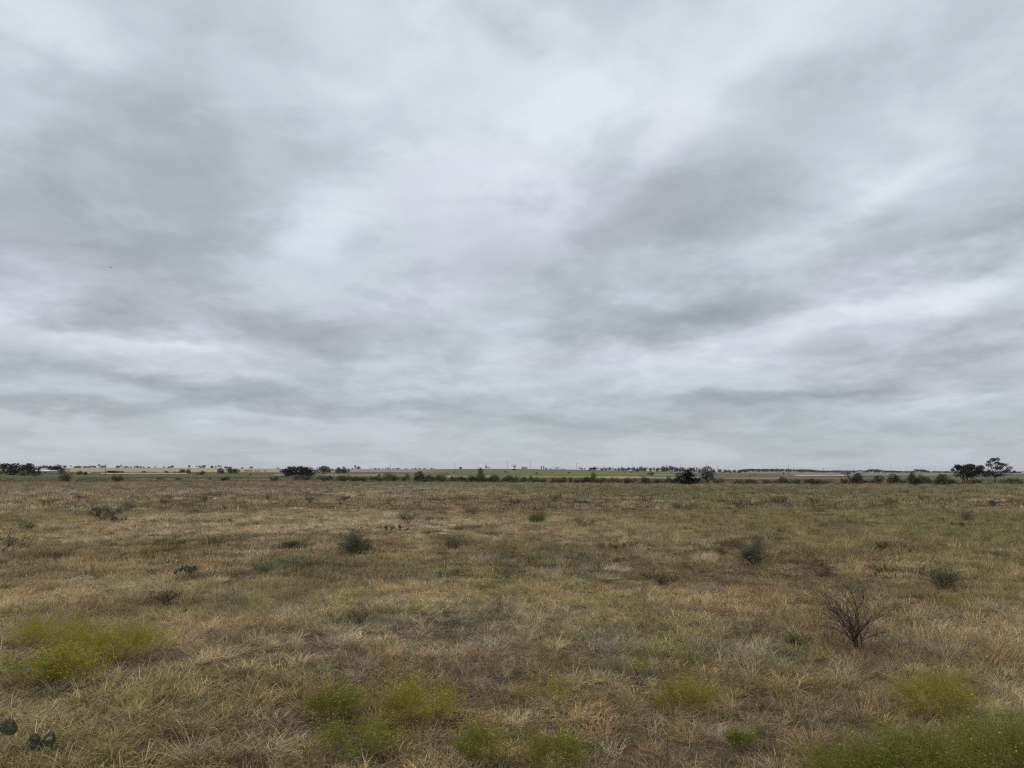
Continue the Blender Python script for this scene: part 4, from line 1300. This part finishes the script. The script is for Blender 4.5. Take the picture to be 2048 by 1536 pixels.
brooms = [
    (105, 1292, 1226, 160, 'yellow broomweed, rearmost and leftmost of the left patch', 'broom_stem', 260, 60),
    (180, 1322, 1256, 140, 'yellow-green broomweed in the middle of the left patch', 'broom_stem', 160, 50),
    (270, 1318, 1240, 150, 'yellow-green broomweed, rightmost of the left patch', 'broom_stem', 160, 56),
    (85, 1372, 1296, 130, 'green broomweed, front left of the left patch', 'broom_dark', 160, 36),
    (142, 1368, 1292, 120, 'brightest yellow flowering broomweed at the front of the left patch', 'broom_stem', 800, 44),
    (672, 1440, 1362, 110, 'flowering broomweed, left one of the central front pair', 'broom_dark', 220, 40),
    (842, 1452, 1350, 160, 'bright yellow-green broomweed, right and larger of the central front pair', 'broom_stem', 240, 56),
    (720, 1510, 1436, 170, 'dull green broomweed below the central front pair', 'broom_dark', 120, 44),
    (960, 1525, 1438, 110, 'low green broomweed at the bottom right of the central pair', 'broom_dark', 60, 36),
    (1105, 1545, 1452, 130, 'low green broomweed at the bottom edge, just right of centre', 'broom_dark', 90, 40),
    (1080, 1408, 1346, 110, 'sparse ochre broomweed with a brown heart, centre right', 'broom_stem', 40, 11),
    (1375, 1428, 1345, 110, 'yellow-green broomweed standing alone, right of centre', 'broom_stem', 60, 40),
    (1480, 1500, 1448, 50, 'small bright green broomweed between the right bushes', 'broom_dark', 20, 18),
    (1880, 1436, 1345, 170, 'large soft yellow-green broomweed at the right, behind the corner mass', 'broom_stem', 60, 58),
    (1720, 1600, 1475, 210, 'dark green broomweed, leftmost of the mass in the bottom right corner', 'broom_dark', 90, 90),
    (1860, 1590, 1440, 230, 'flower-dotted broomweed in the middle of the bottom right mass', 'broom_dark', 100, 105),
    (2020, 1570, 1405, 220, 'tall dark green broomweed filling the bottom right corner', 'broom_dark', 40, 105),
    (525, 1228, 1196, 70, 'faint yellowish broomweed at left of centre', 'broom_stem', 10, 8),
    (300, 1108, 1088, 50, 'faint yellow broomweed in the left middle field', 'broom_stem', 10, 7),
    (463, 1028, 1014, 30, 'bright yellow weed far off in the left field', 'broom_stem', 20, 14),
    (515, 1026, 1012, 34, 'yellow weed far off beside the slim tall sapling', 'broom_stem', 20, 14),
    (1598, 1048, 1026, 36, 'bright yellow-green weed in the right middle field', 'broom_stem', 20, 16),
    (1700, 1040, 1022, 34, 'yellow-green weed right of a similar one in the right middle field', 'broom_stem', 20, 16),
    (1895, 1212, 1180, 80, 'yellow-green broomweed below the low twiggy sapling', 'broom_stem', 20, 9),
    (820, 1228, 1196, 50, 'fresh green weed in the central straw grass', 'broom_dark', 10, 7),
    (1265, 1345, 1306, 90, 'faint green broomweed above the lone central-right one', 'broom_dark', 10, 9),
]
for i, (px, br, top, wd, lab, lf, nf, ns) in enumerate(brooms):
    broom(px, min(br, 1630), top, wd, lab, 700 + i, lf, int(nf * 1.4), int(ns * 1.35))


# ------------------------------------------------------------------ prickly pears
def pad_mesh(r, scar=False):
    """one flat oval pad, base at the origin, standing along +z, about 1 high"""
    n, m = 14, 5
    V = [(0, 0, 0)]
    prof = np.linspace(.06, 1, n)[:-1]
    rings = []
    for t in prof:
        wv = .40 * math.sin(math.pi * t ** .85) ** .75 + .03
        th = .075 * math.sin(math.pi * min(t, .97) ** .8) ** .6 + .012
        ring = [(wv * math.cos(a), th * math.sin(a), t) for a in np.linspace(0, 6.283, 12, endpoint=False)]
        rings.append(ring)
    V = [p for ring in rings for p in ring] + [(0, 0, 0), (0, 0, 1.0)]
    k = 12; R_ = len(rings)
    q = [[i * k + j, i * k + (j + 1) % k, (i + 1) * k + (j + 1) % k, (i + 1) * k + j] for i in range(R_ - 1) for j in range(k)]
    t = [[(j + 1) % k, j, R_ * k] for j in range(k)] + [[(R_ - 1) * k + j, (R_ - 1) * k + (j + 1) % k, R_ * k + 1] for j in range(k)]
    return mesh_np('pad', V, [q, t], [M['cactus']], None, True)


PAD = pad_mesh(np.random.RandomState(1))
sv, st_ = [], []
rs = np.random.RandomState(3)
for i in range(46):
    t = .15 + .8 * rs.rand(); wv = .38 * math.sin(math.pi * t ** .85) ** .75
    xx = wv * (2 * rs.rand() - 1); sg = 1 if i % 2 else -1
    p = np.array([xx, sg * .06, t])
    for _ in range(3):
        e = p + np.array([rs.normal(0, .04), sg * (.08 + .05 * rs.rand()), rs.normal(0, .05)])
        o = len(sv); sv += [p - [.006, 0, 0], p + [.006, 0, 0], e]; st_.append([o, o + 1, o + 2])
SPINES = mesh_np('spines', np.array(sv), [np.array(st_)], [M['spine']])
sc = [(-.20, -.052, .34), (-.14, -.066, .42), (-.17, -.060, .58), (-.05, -.080, .50), (.02, -.078, .62), (-.06, -.078, .72), (.10, -.074, .55), (.16, -.062, .68), (.08, -.070, .80), (.20, -.050, .60)]
sc = [(p[0], p[1] - .022, p[2]) for p in sc]
SCAR = mesh_np('scar', np.array(sc), [np.array([[0, 1, 2], [1, 3, 2], [2, 3, 5], [3, 4, 5], [3, 6, 4], [4, 6, 7], [4, 7, 8], [6, 9, 7]])], [M['cactus_scar']])


def cactus(px, br, pads, label, seed):
    """pads: (dx px, d row of the foot, size m, yaw, tilt, scarred)"""
    gx, gy, gz = ground(px, br)
    root = empty('prickly_pear', (gx, gy, gz))
    for (dxp, dz_, dyp, size, yaw, tilt, scar) in pads:
        if seed == 1: dxp, dz_, dyp, size = dxp * .85, dz_ * .8, dyp * .85, size * .84
        p = link('pad', PAD, root)
        p.location = (dxp, dyp, dz_ - (.02 if seed == 1 else .045))
        p.rotation_euler = (tilt, 0.35 * math.sin(seed + dxp * 30), yaw)
        p.scale = (size * (.78 + .2 * math.sin(seed * 3 + dxp * 41)), size, size * .84)
        tag(link('spines', SPINES, p), kind='stuff')
        if scar: link('scar', SCAR, p)
    return tag(root, label, 'cactus', 'prickly pears low in the grass')


cactus(40, 1508, [(-.22, .16, .10, .20, .2, .1, 0), (-.26, -.02, .05, .22, -.3, .25, 0), (-.06, -.01, .0, .19, .5, .5, 0), (.03, .05, .05, .15, -.4, -.2, 0), (.13, -.01, .0, .19, .25, .35, 0),
                  (.26, .10, -.02, .19, .15, .15, 1), (.19, -.02, .10, .20, .0, .1, 0), (-.14, -.02, -.14, .20, .9, .3, 0), (.30, -.02, .02, .17, .7, .5, 0), (.10, .08, .06, .15, .4, .2, 0), (-.34, -.02, -.1, .22, .4, .2, 0)],
       'near prickly pear in the bottom left corner, one pad scarred pale', 1)


def small_cactus(px, br, wdpx, label, seed, n=7):
    r = np.random.RandomState(seed)
    gy = ground(px, br)[1]
    hw = wdpx * gy / F / 2
    pads = []
    for i in range(n + 3):
        a = (i + .5) / (n + 3) * 2 - 1 + r.normal(0, .08)
        yy_ = r.normal(0, .14)
        pads.append((a * hw, -.03, yy_, .19 + .08 * r.rand(), r.normal(0, .8), r.normal(0, .35), 0))
        for _ in range(r.randint(0, 3)):
            pads.append((a * hw + r.normal(0, .05), .10 + .06 * r.rand(), yy_, .14 + .06 * r.rand(), r.normal(0, .9), r.normal(0, .4), 0))
    cactus(px, br, pads, label, seed)


small_cactus(378, 1152, 40, 'dark green prickly pear rising from the straw grass at left', 2, 5)
small_cactus(790, 1062, 46, 'dark prickly pear at the foot of the grey sapling', 3, 5)
small_cactus(456, 1047, 26, 'small prickly pear in the left field, alone', 4, 4)
small_cactus(236, 1044, 22, 'small prickly pear at the foot of the broad pale sapling', 5, 4)
small_cactus(1921, 1056, 22, 'small prickly pear at the foot of the twiggy grey sapling far right', 6, 4)
small_cactus(1160, 1006, 26, 'prickly pear far off in the middle field', 7, 4)

# weathered board lying in the grass
gx, gy, gz = ground(1226, 1166)
root = MB().hexa([(-.16, -.035, -.01), (.16, -.03, -.01), (.155, .035, -.01), (-.15, .03, -.01)], [(-.16, -.035, .015), (.16, -.03, .015), (.155, .035, .02), (-.15, .03, .02)]).build('board', M['plank'])
root.location = (gx, gy, gz + .07); root.rotation_euler = (.10, -.08, .08)
tag(root, 'short weathered grey board lying on the grass in the middle', 'board')

# ------------------------------------------------------------------ utility poles
def pole_parts(hgt):
    mb = MB(); mb.tube([(0, 0, -.5), (0, 0, hgt * .5), (0, 0, hgt)], [.19, .165, .13], 8)
    return mb


poles = [  # px, base row, top row, label
    (210.5, 950, 928.2, 'utility pole left of the red shed'), (781, 944.3, 928.8, 'utility pole above the left part of the scrub row'),
    (909.5, 942, 926.3, 'utility pole left of the round skyline tree'), (1014.5, 938.3, 922.3, 'utility pole left of the open-crowned skyline tree'),
    (1061, 938.6, 922.3, 'utility pole right of the open-crowned skyline tree'), (1152.7, 940.3, 926, 'utility pole left of the long skyline grove'),
    (1264.6, 942.5, 924.6, 'utility pole at the middle of the long skyline grove'), (1361.3, 944, 928.3, 'utility pole showing above the grove, left of the juniper'),
    (1413.5, 944.5, 928, 'utility pole behind the upright tree'), (1436, 945, 929.8, 'utility pole just right of the upright tree'),
    (1498, 946, 933.6, 'faint far pole at the left end of the wooded band'), (1552.5, 946, 932.8, 'faint far pole left of the tall pole in front of the wooded band'),
    (1577.4, 949.3, 928.6, 'tallest pole in front of the wooded band'), (1603, 946, 932.8, 'faint far pole right of the tall pole in front of the wooded band'),
    (1647.3, 946.5, 934.8, 'thin pole above the middle of the wooded band'), (1679, 946.5, 936.3, 'thin short pole, left of three above the wooded band'),
    (1709, 946.5, 936.2, 'thin short pole, middle of three above the wooded band'), (1719.6, 946.5, 937.5, 'thin short pole, right of three above the wooded band'),
    (1782.6, 949.5, 929.6, 'tall pole behind the dark bushes right of the wooded band'), (1832.5, 947, 934.5, 'faint pole on the wooded rise near the right edge')]
for i, (px, br, top, lab) in enumerate(poles):
    x, y, z = ground(px, br)
    hgt = H + float(KROW(top)) * y - z
    hgt = min(hgt, 16)
    root = empty('utility_pole', (x, y, z), .5 + .4 * math.sin(i * 2.1))
    pole_parts(hgt).build('pole', M['pole_wood'], root, True)
    MB().box(-1.15, 1.15, -.20, -.135, hgt - .75, hgt - .60).build('crossarm', M['pole_wood'], root)
    for s_ in (-1.0, .55, 1.0):
        MB().tube([(s_, -.167, hgt - .60), (s_, -.167, hgt - .50), (s_, -.167, hgt - .36)], [.035, .06, .03], 6).build('insulator', M['insulator'], root)
    tag(root, lab, 'pole', 'utility poles')


# ------------------------------------------------------------------ buildings
def shed(name, px, br, wpx, wall_h, roof_h, depth, rz, wall, roof, label, doors=(), windows=(), flat=False, overhang=.25):
    x, y, z = ground(px, br)
    W_ = wpx * y / F
    root = empty(name, (x, y, z), rz)
    a, b = W_ / 2, depth / 2
    MB().box(-a, a, -b, b, -.3, wall_h).build('wall', M[wall], root)
    o_ = overhang
    if flat:
        MB().hexa([(-a - o_, -b - o_, wall_h + .004), (a + o_, -b - o_, wall_h + .004), (a + o_, b + o_, wall_h + roof_h), (-a - o_, b + o_, wall_h + roof_h)],
                  [(-a - o_, -b - o_, wall_h + .12), (a + o_, -b - o_, wall_h + .12), (a + o_, b + o_, wall_h + roof_h + .12), (-a - o_, b + o_, wall_h + roof_h + .12)]).build('roof', M[roof], root)
    else:
        v_ = [(-a - o_, -b - o_, wall_h + .003), (a + o_, -b - o_, wall_h + .003), (a + o_, b + o_, wall_h + .003), (-a - o_, b + o_, wall_h + .003), (-a - o_, 0, wall_h + roof_h), (a + o_, 0, wall_h + roof_h)]
        m_ = MB(); m_.add(v_, q=[[0, 1, 5, 4], [2, 3, 4, 5], [3, 2, 1, 0]], t=[[0, 4, 3], [1, 2, 5]])
        m_.build('roof', M[roof], root)
    for (dx_, dw, dh) in doors: MB().box(dx_ - dw / 2, dx_ + dw / 2, -b - .04, -b + .05, 0, dh).build('door', M['dark_open'], root)
    for (dx_, dw, z0, z1) in windows: MB().box(dx_ - dw / 2, dx_ + dw / 2, -b - .03, -b + .05, z0, z1).build('window', M['dark_open'], root)
    return tag(root, label, 'building')


shed('barn', 92, 948.2, 40, 2.0, 1.0, 8, .10, 'grey_wall', 'white_roof', 'grey building with a bright white metal roof between the left live oaks', doors=[(-2.5, 2.2, 1.8)], windows=[(1.5, 1.6, .8, 1.5)], flat=True)
shed('shed', 224.5, 947.2, 16, 1.75, .35, 4, .05, 'rust_red', 'rust_red', 'dark red shed with open lower front behind the caliche road', doors=[(-1.2, 1.6, .9), (1.3, 2.2, .9)], flat=True)
shed('low_shed', 240, 945.4, 12, .95, .25, 3, -.15, 'rust_red', 'rust_red', 'low reddish-brown shed just right of the dark red shed', flat=True)
shed('house', 1299, 944.0, 8, 1.4, .5, 4, .3, 'pale_wall', 'pale_wall', 'tiny pale building in front of the long skyline grove', doors=[(0, 2.0, 1.2)], flat=True)
shed('house', 1721, 947.6, 13, 2.6, 1.3, 8, .3, 'pale_wall', 'pale_wall', 'pale house showing behind the bushes at the wooded band', windows=[(-3, 1.6, 1, 2), (3, 1.6, 1, 2)])
shed('metal_building', 1692, 947.6, 16, 3.0, .8, 10, -.2, 'blue_wall', 'blue_wall', 'blue-grey metal building left of the pale house', doors=[(2, 3.5, 2.4)])
shed('farm_building', 2052, 948.5, 14, 2.2, 1.2, 8, -.1, 'pale_wall', 'white_roof', 'white-roofed building cut by the right edge', doors=[(0, 2, 1.8)])
shed('cattle_shelter', 1028.5, 940.0, 7, 1.15, .3, 3, 0, 'hide_black', 'hide_black', 'small black shelter under the open-crowned skyline tree', doors=[(0, 1.6, .8)], flat=True)

# white tank by the dark bushes
x, y, z = ground(177, 948.8)
root = empty('tank', (x, y, z), .15)
mb = MB(); mb.tube([(-.95, 0, .95), (-.9, 0, .95), (-.75, 0, .95), (.75, 0, .95), (.9, 0, .95), (.95, 0, .95)], [.15, .38, .5, .5, .38, .15], 12)
mb.build('vessel', M['steel'], root, True)
for s_ in (-.6, .6): MB().box(s_ - .1, s_ + .1, -.4, .4, -.1, .62).build('cradle', M['grey_wall'], root)
tag(root, 'small white tank on cradles beside the dark bushes at left', 'tank')


# ------------------------------------------------------------------ white car beside the live oaks
def car(px, br, label):
    x, y, z = ground(px, br)
    root = empty('car', (x, y, z), math.pi - .12)        # nose towards the left of the picture
    w2 = .92
    prof = [(-2.35, .45), (-2.4, .75), (-2.36, 1.02), (-1.2, 1.06), (1.0, 1.06), (1.25, 1.02), (2.15, .92), (2.38, .72), (2.36, .42)]
    def extr(pr, wa, wb=None):
        wb = wb or wa
        n = len(pr)
        v_ = [(p[0], -wa, p[1]) for p in pr] + [(p[0], wb, p[1]) for p in pr]
        q = [[i, (i + 1) % n, n + (i + 1) % n, n + i] for i in range(n)]
        cz = sum(p[1] for p in pr) / n; cx0 = sum(p[0] for p in pr) / n
        m_ = MB(); m_.add(v_ + [(cx0, -wa, cz), (cx0, wb, cz)], q=q, t=[[(i + 1) % n, i, 2 * n] for i in range(n)] + [[n + i, n + (i + 1) % n, 2 * n + 1] for i in range(n)])
        return m_
    extr(prof, w2).build('body', M['car_paint'], root)
    g = MB(); g.hexa([(-2.30, -.86, 1.055), (1.20, -.86, 1.03), (1.20, .86, 1.03), (-2.30, .86, 1.055)], [(-2.0, -.70, 1.58), (.42, -.70, 1.58), (.42, .70, 1.58), (-2.0, .70, 1.58)])
    g.build('glasshouse', M['car_glass'], root)
    rf = MB(); rf.hexa([(-2.06, -.73, 1.575), (.46, -.73, 1.575), (.46, .73, 1.575), (-2.06, .73, 1.575)], [(-1.85, -.62, 1.72), (.22, -.62, 1.72), (.22, .62, 1.72), (-1.85, .62, 1.72)])
    rf.build('roof', M['car_paint'], root)
    for sx_ in (-1.45, 1.45):
        for sy_ in (-1, 1):
            t_o = MB().tube([(sx_, sy_ * .70, .34), (sx_, sy_ * .935, .34)], [.35, .35], 16).build('wheel', M['tyre'], root)
            MB().tube([(sx_, sy_ * .93, .34), (sx_, sy_ * .945, .34)], [.2, .19], 10).build('rim', M['rim'], t_o)
    for sy_ in (-1, 1):
        MB().box(2.20, 2.40, sy_ * .72 - .16, sy_ * .72 + .16, .74, .88).build('headlight', M['insulator'], root)
        MB().box(-2.42, -2.30, sy_ * .78 - .1, sy_ * .78 + .1, .8, 1.0).build('taillight', M['rust_red'], root)
    MB().box(2.30, 2.46, -.85, .85, .40, .58).build('bumper', M['grey_wall'], root)
    return tag(root, label, 'car')


car(558, 953.3, 'white car with dark windows parked left of the three live oaks')

# ------------------------------------------------------------------ cattle (one continuous skinned body each)
def cow_mesh(mat, graze):
    J = {'rump': (-.85, 0, 1.22), 'loin': (-.3, 0, 1.20), 'chest': (.45, 0, 1.10), 'neck': (.95, 0, 1.32), 'poll': (1.25, 0, 1.50), 'muzzle': (1.62, 0, 1.28), 'tail': (-1.08, 0, 1.25), 'tuft': (-1.12, 0, .55)}
    if graze: J.update(neck=(.95, 0, .98), poll=(1.25, 0, .55), muzzle=(1.42, 0, .14))
    rad = {'rump': (.30, .34), 'loin': (.36, .38), 'chest': (.34, .42), 'neck': (.19, .25), 'poll': (.14, .15), 'muzzle': (.09, .09), 'tail': (.04, .04), 'tuft': (.05, .05)}
    E = [('rump', 'loin'), ('loin', 'chest'), ('chest', 'neck'), ('neck', 'poll'), ('poll', 'muzzle'), ('rump', 'tail'), ('tail', 'tuft')]
    for s_, sy in (('l', .24), ('r', -.24)):
        J['hip' + s_] = (-.82, sy, .85); J['hock' + s_] = (-.98, sy, .48); J['hoof' + s_] = (-.90, sy, .03)
        J['sh' + s_] = (.50, sy, .78); J['kn' + s_] = (.52, sy, .42); J['fh' + s_] = (.50, sy, .03)
        rad.update({'hip' + s_: (.16, .2), 'hock' + s_: (.08, .09), 'hoof' + s_: (.07, .07), 'sh' + s_: (.13, .16), 'kn' + s_: (.08, .08), 'fh' + s_: (.07, .07)})
        E += [('rump', 'hip' + s_), ('hip' + s_, 'hock' + s_), ('hock' + s_, 'hoof' + s_), ('chest', 'sh' + s_), ('sh' + s_, 'kn' + s_), ('kn' + s_, 'fh' + s_)]
        J['ear' + s_] = (J['poll'][0] - .03, sy * 1.25, J['poll'][2] + .02); rad['ear' + s_] = (.05, .03); E.append(('poll', 'ear' + s_))
    names = list(J)
    me = bpy.data.meshes.new('cow_skeleton')
    me.from_pydata([J[n] for n in names], [(names.index(a), names.index(b)) for a, b in E], [])
    o = bpy.data.objects.new('cow_skeleton', me)
    C.objects.link(o)
    sk = o.modifiers.new('skin', 'SKIN')
    for i, n in enumerate(names):
        me.skin_vertices[0].data[i].radius = rad[n]
        me.skin_vertices[0].data[i].use_root = n == 'loin'
    o.modifiers.new('sub', 'SUBSURF').levels = 1
    dg = bpy.context.evaluated_depsgraph_get()
    out = bpy.data.meshes.new_from_object(o.evaluated_get(dg))
    bpy.data.objects.remove(o)
    out.name = 'cow'
    out.materials.clear(); out.materials.append(M[mat])
    return out


CB, CG, CR = cow_mesh('hide_black', False), cow_mesh('hide_black', True), cow_mesh('hide_red', True)
cows = [(1250, 946.9, CG, 1.5, 'black cow seen end-on, leftmost on the green pasture before the grove'), (1262, 946.0, CB, .1, 'black cow standing broadside right of another before the grove'),
        (1341.5, 946.6, CR, .2, 'reddish-brown cow beside a black one left of the juniper'), (1345.5, 945.2, CB, 3.0, 'black cow beside a reddish-brown one left of the juniper'),
        (1394, 944.4, CG, .4, 'black cow, rear one of two between juniper and upright tree'), (1398.5, 946.1, CB, .2, 'black cow, front one of two between juniper and upright tree'),
        (1461.5, 947.0, CG, 3.0, 'single black cow right of the upright tree'),
        (490.5, 943.6, CG, .3, 'first cow from the left of the herd on the tan field'), (494.5, 943.6, CB, 2.9, 'second cow from the left of the herd on the tan field'),
        (499, 943.6, CG, .2, 'third cow from the left of the herd on the tan field'), (503, 943.5, CG, 3.2, 'fourth cow from the left of the herd on the tan field'),
        (511, 943.7, CB, 1.4, 'fifth cow from the left of the herd on the tan field'), (515, 943.6, CG, 1.8, 'sixth cow from the left of the herd on the tan field'),
        (519, 943.6, CB, 1.5, 'seventh cow from the left of the herd on the tan field'), (530, 943.4, CG, .1, 'rightmost cow of the herd on the tan field'),
        (478, 943.6, CG, .2, 'lone cow left of the herd on the tan field, by the broad dark tree')]
for (px, br, me, rz, lab) in cows:
    x, y, z = ground(px, br)
    o = link('cow', me)
    o.location = (x, y, z - .02); o.rotation_euler = (0, 0, rz)
    tag(o, lab, 'cow', 'cattle on the far pastures')

# ------------------------------------------------------------------ two birds
def bird(px, row, dist, rz, label):
    d = pix_dir(px, row)
    p = Vector((0, 0, H)) + d * dist
    mb = MB()
    mb.tube([(-.26, 0, 0), (-.15, 0, 0), (0, 0, 0), (.14, 0, .01), (.20, 0, .02), (.27, 0, .01)], [.03, .05, .075, .055, .04, .008], 8)
    o = mb.build('bird', M['bird'], None, True)
    o.location = p; o.rotation_euler = (0, 0, rz)
    for s_ in (-1, 1):
        v_ = [(.08, s_ * .04, .03), (-.10, s_ * .04, .02), (-.06, s_ * .30, .16), (.10, s_ * .28, .17), (-.12, s_ * .52, .12), (0, s_ * .52, .13)]
        v2 = [(a, b, c + .008) for a, b, c in v_]
        m_ = MB(); m_.add(v_ + v2, q=[[0, 1, 2, 3], [3, 2, 4, 5], [9, 8, 7, 6], [11, 10, 8, 9], [0, 3, 9, 6], [3, 5, 11, 9], [5, 4, 10, 11], [4, 2, 8, 10], [2, 1, 7, 8]])
        m_.build('wing', M['bird'], o)
    return tag(o, label, 'bird', 'birds in the sky')


bird(221, 535, 260, .4, 'tiny dark bird high in the left sky')
bird(133, 800, 300, 2.4, 'tiny dark bird low in the left sky')

# ------------------------------------------------------------------ thin air haze over the plain
hz = bpy.data.materials.new('haze_air')
hz.use_nodes = True
hz.node_tree.nodes.clear()
b = NB(hz.node_tree)
pv = b.n('ShaderNodeVolumePrincipled')
pv.inputs['Color'].default_value = (0.88, 0.92, 0.97, 1)
pv.inputs['Density'].default_value = 4.5e-5
ho = b.n('ShaderNodeOutputMaterial')
hz.node_tree.links.new(pv.outputs[0], ho.inputs['Volume'])
tag(MB().box(-7150, 7150, -7150, 7150, -16, 26).build('haze', hz), 'thin pale haze in the air over the plain', 'haze', kind='stuff')
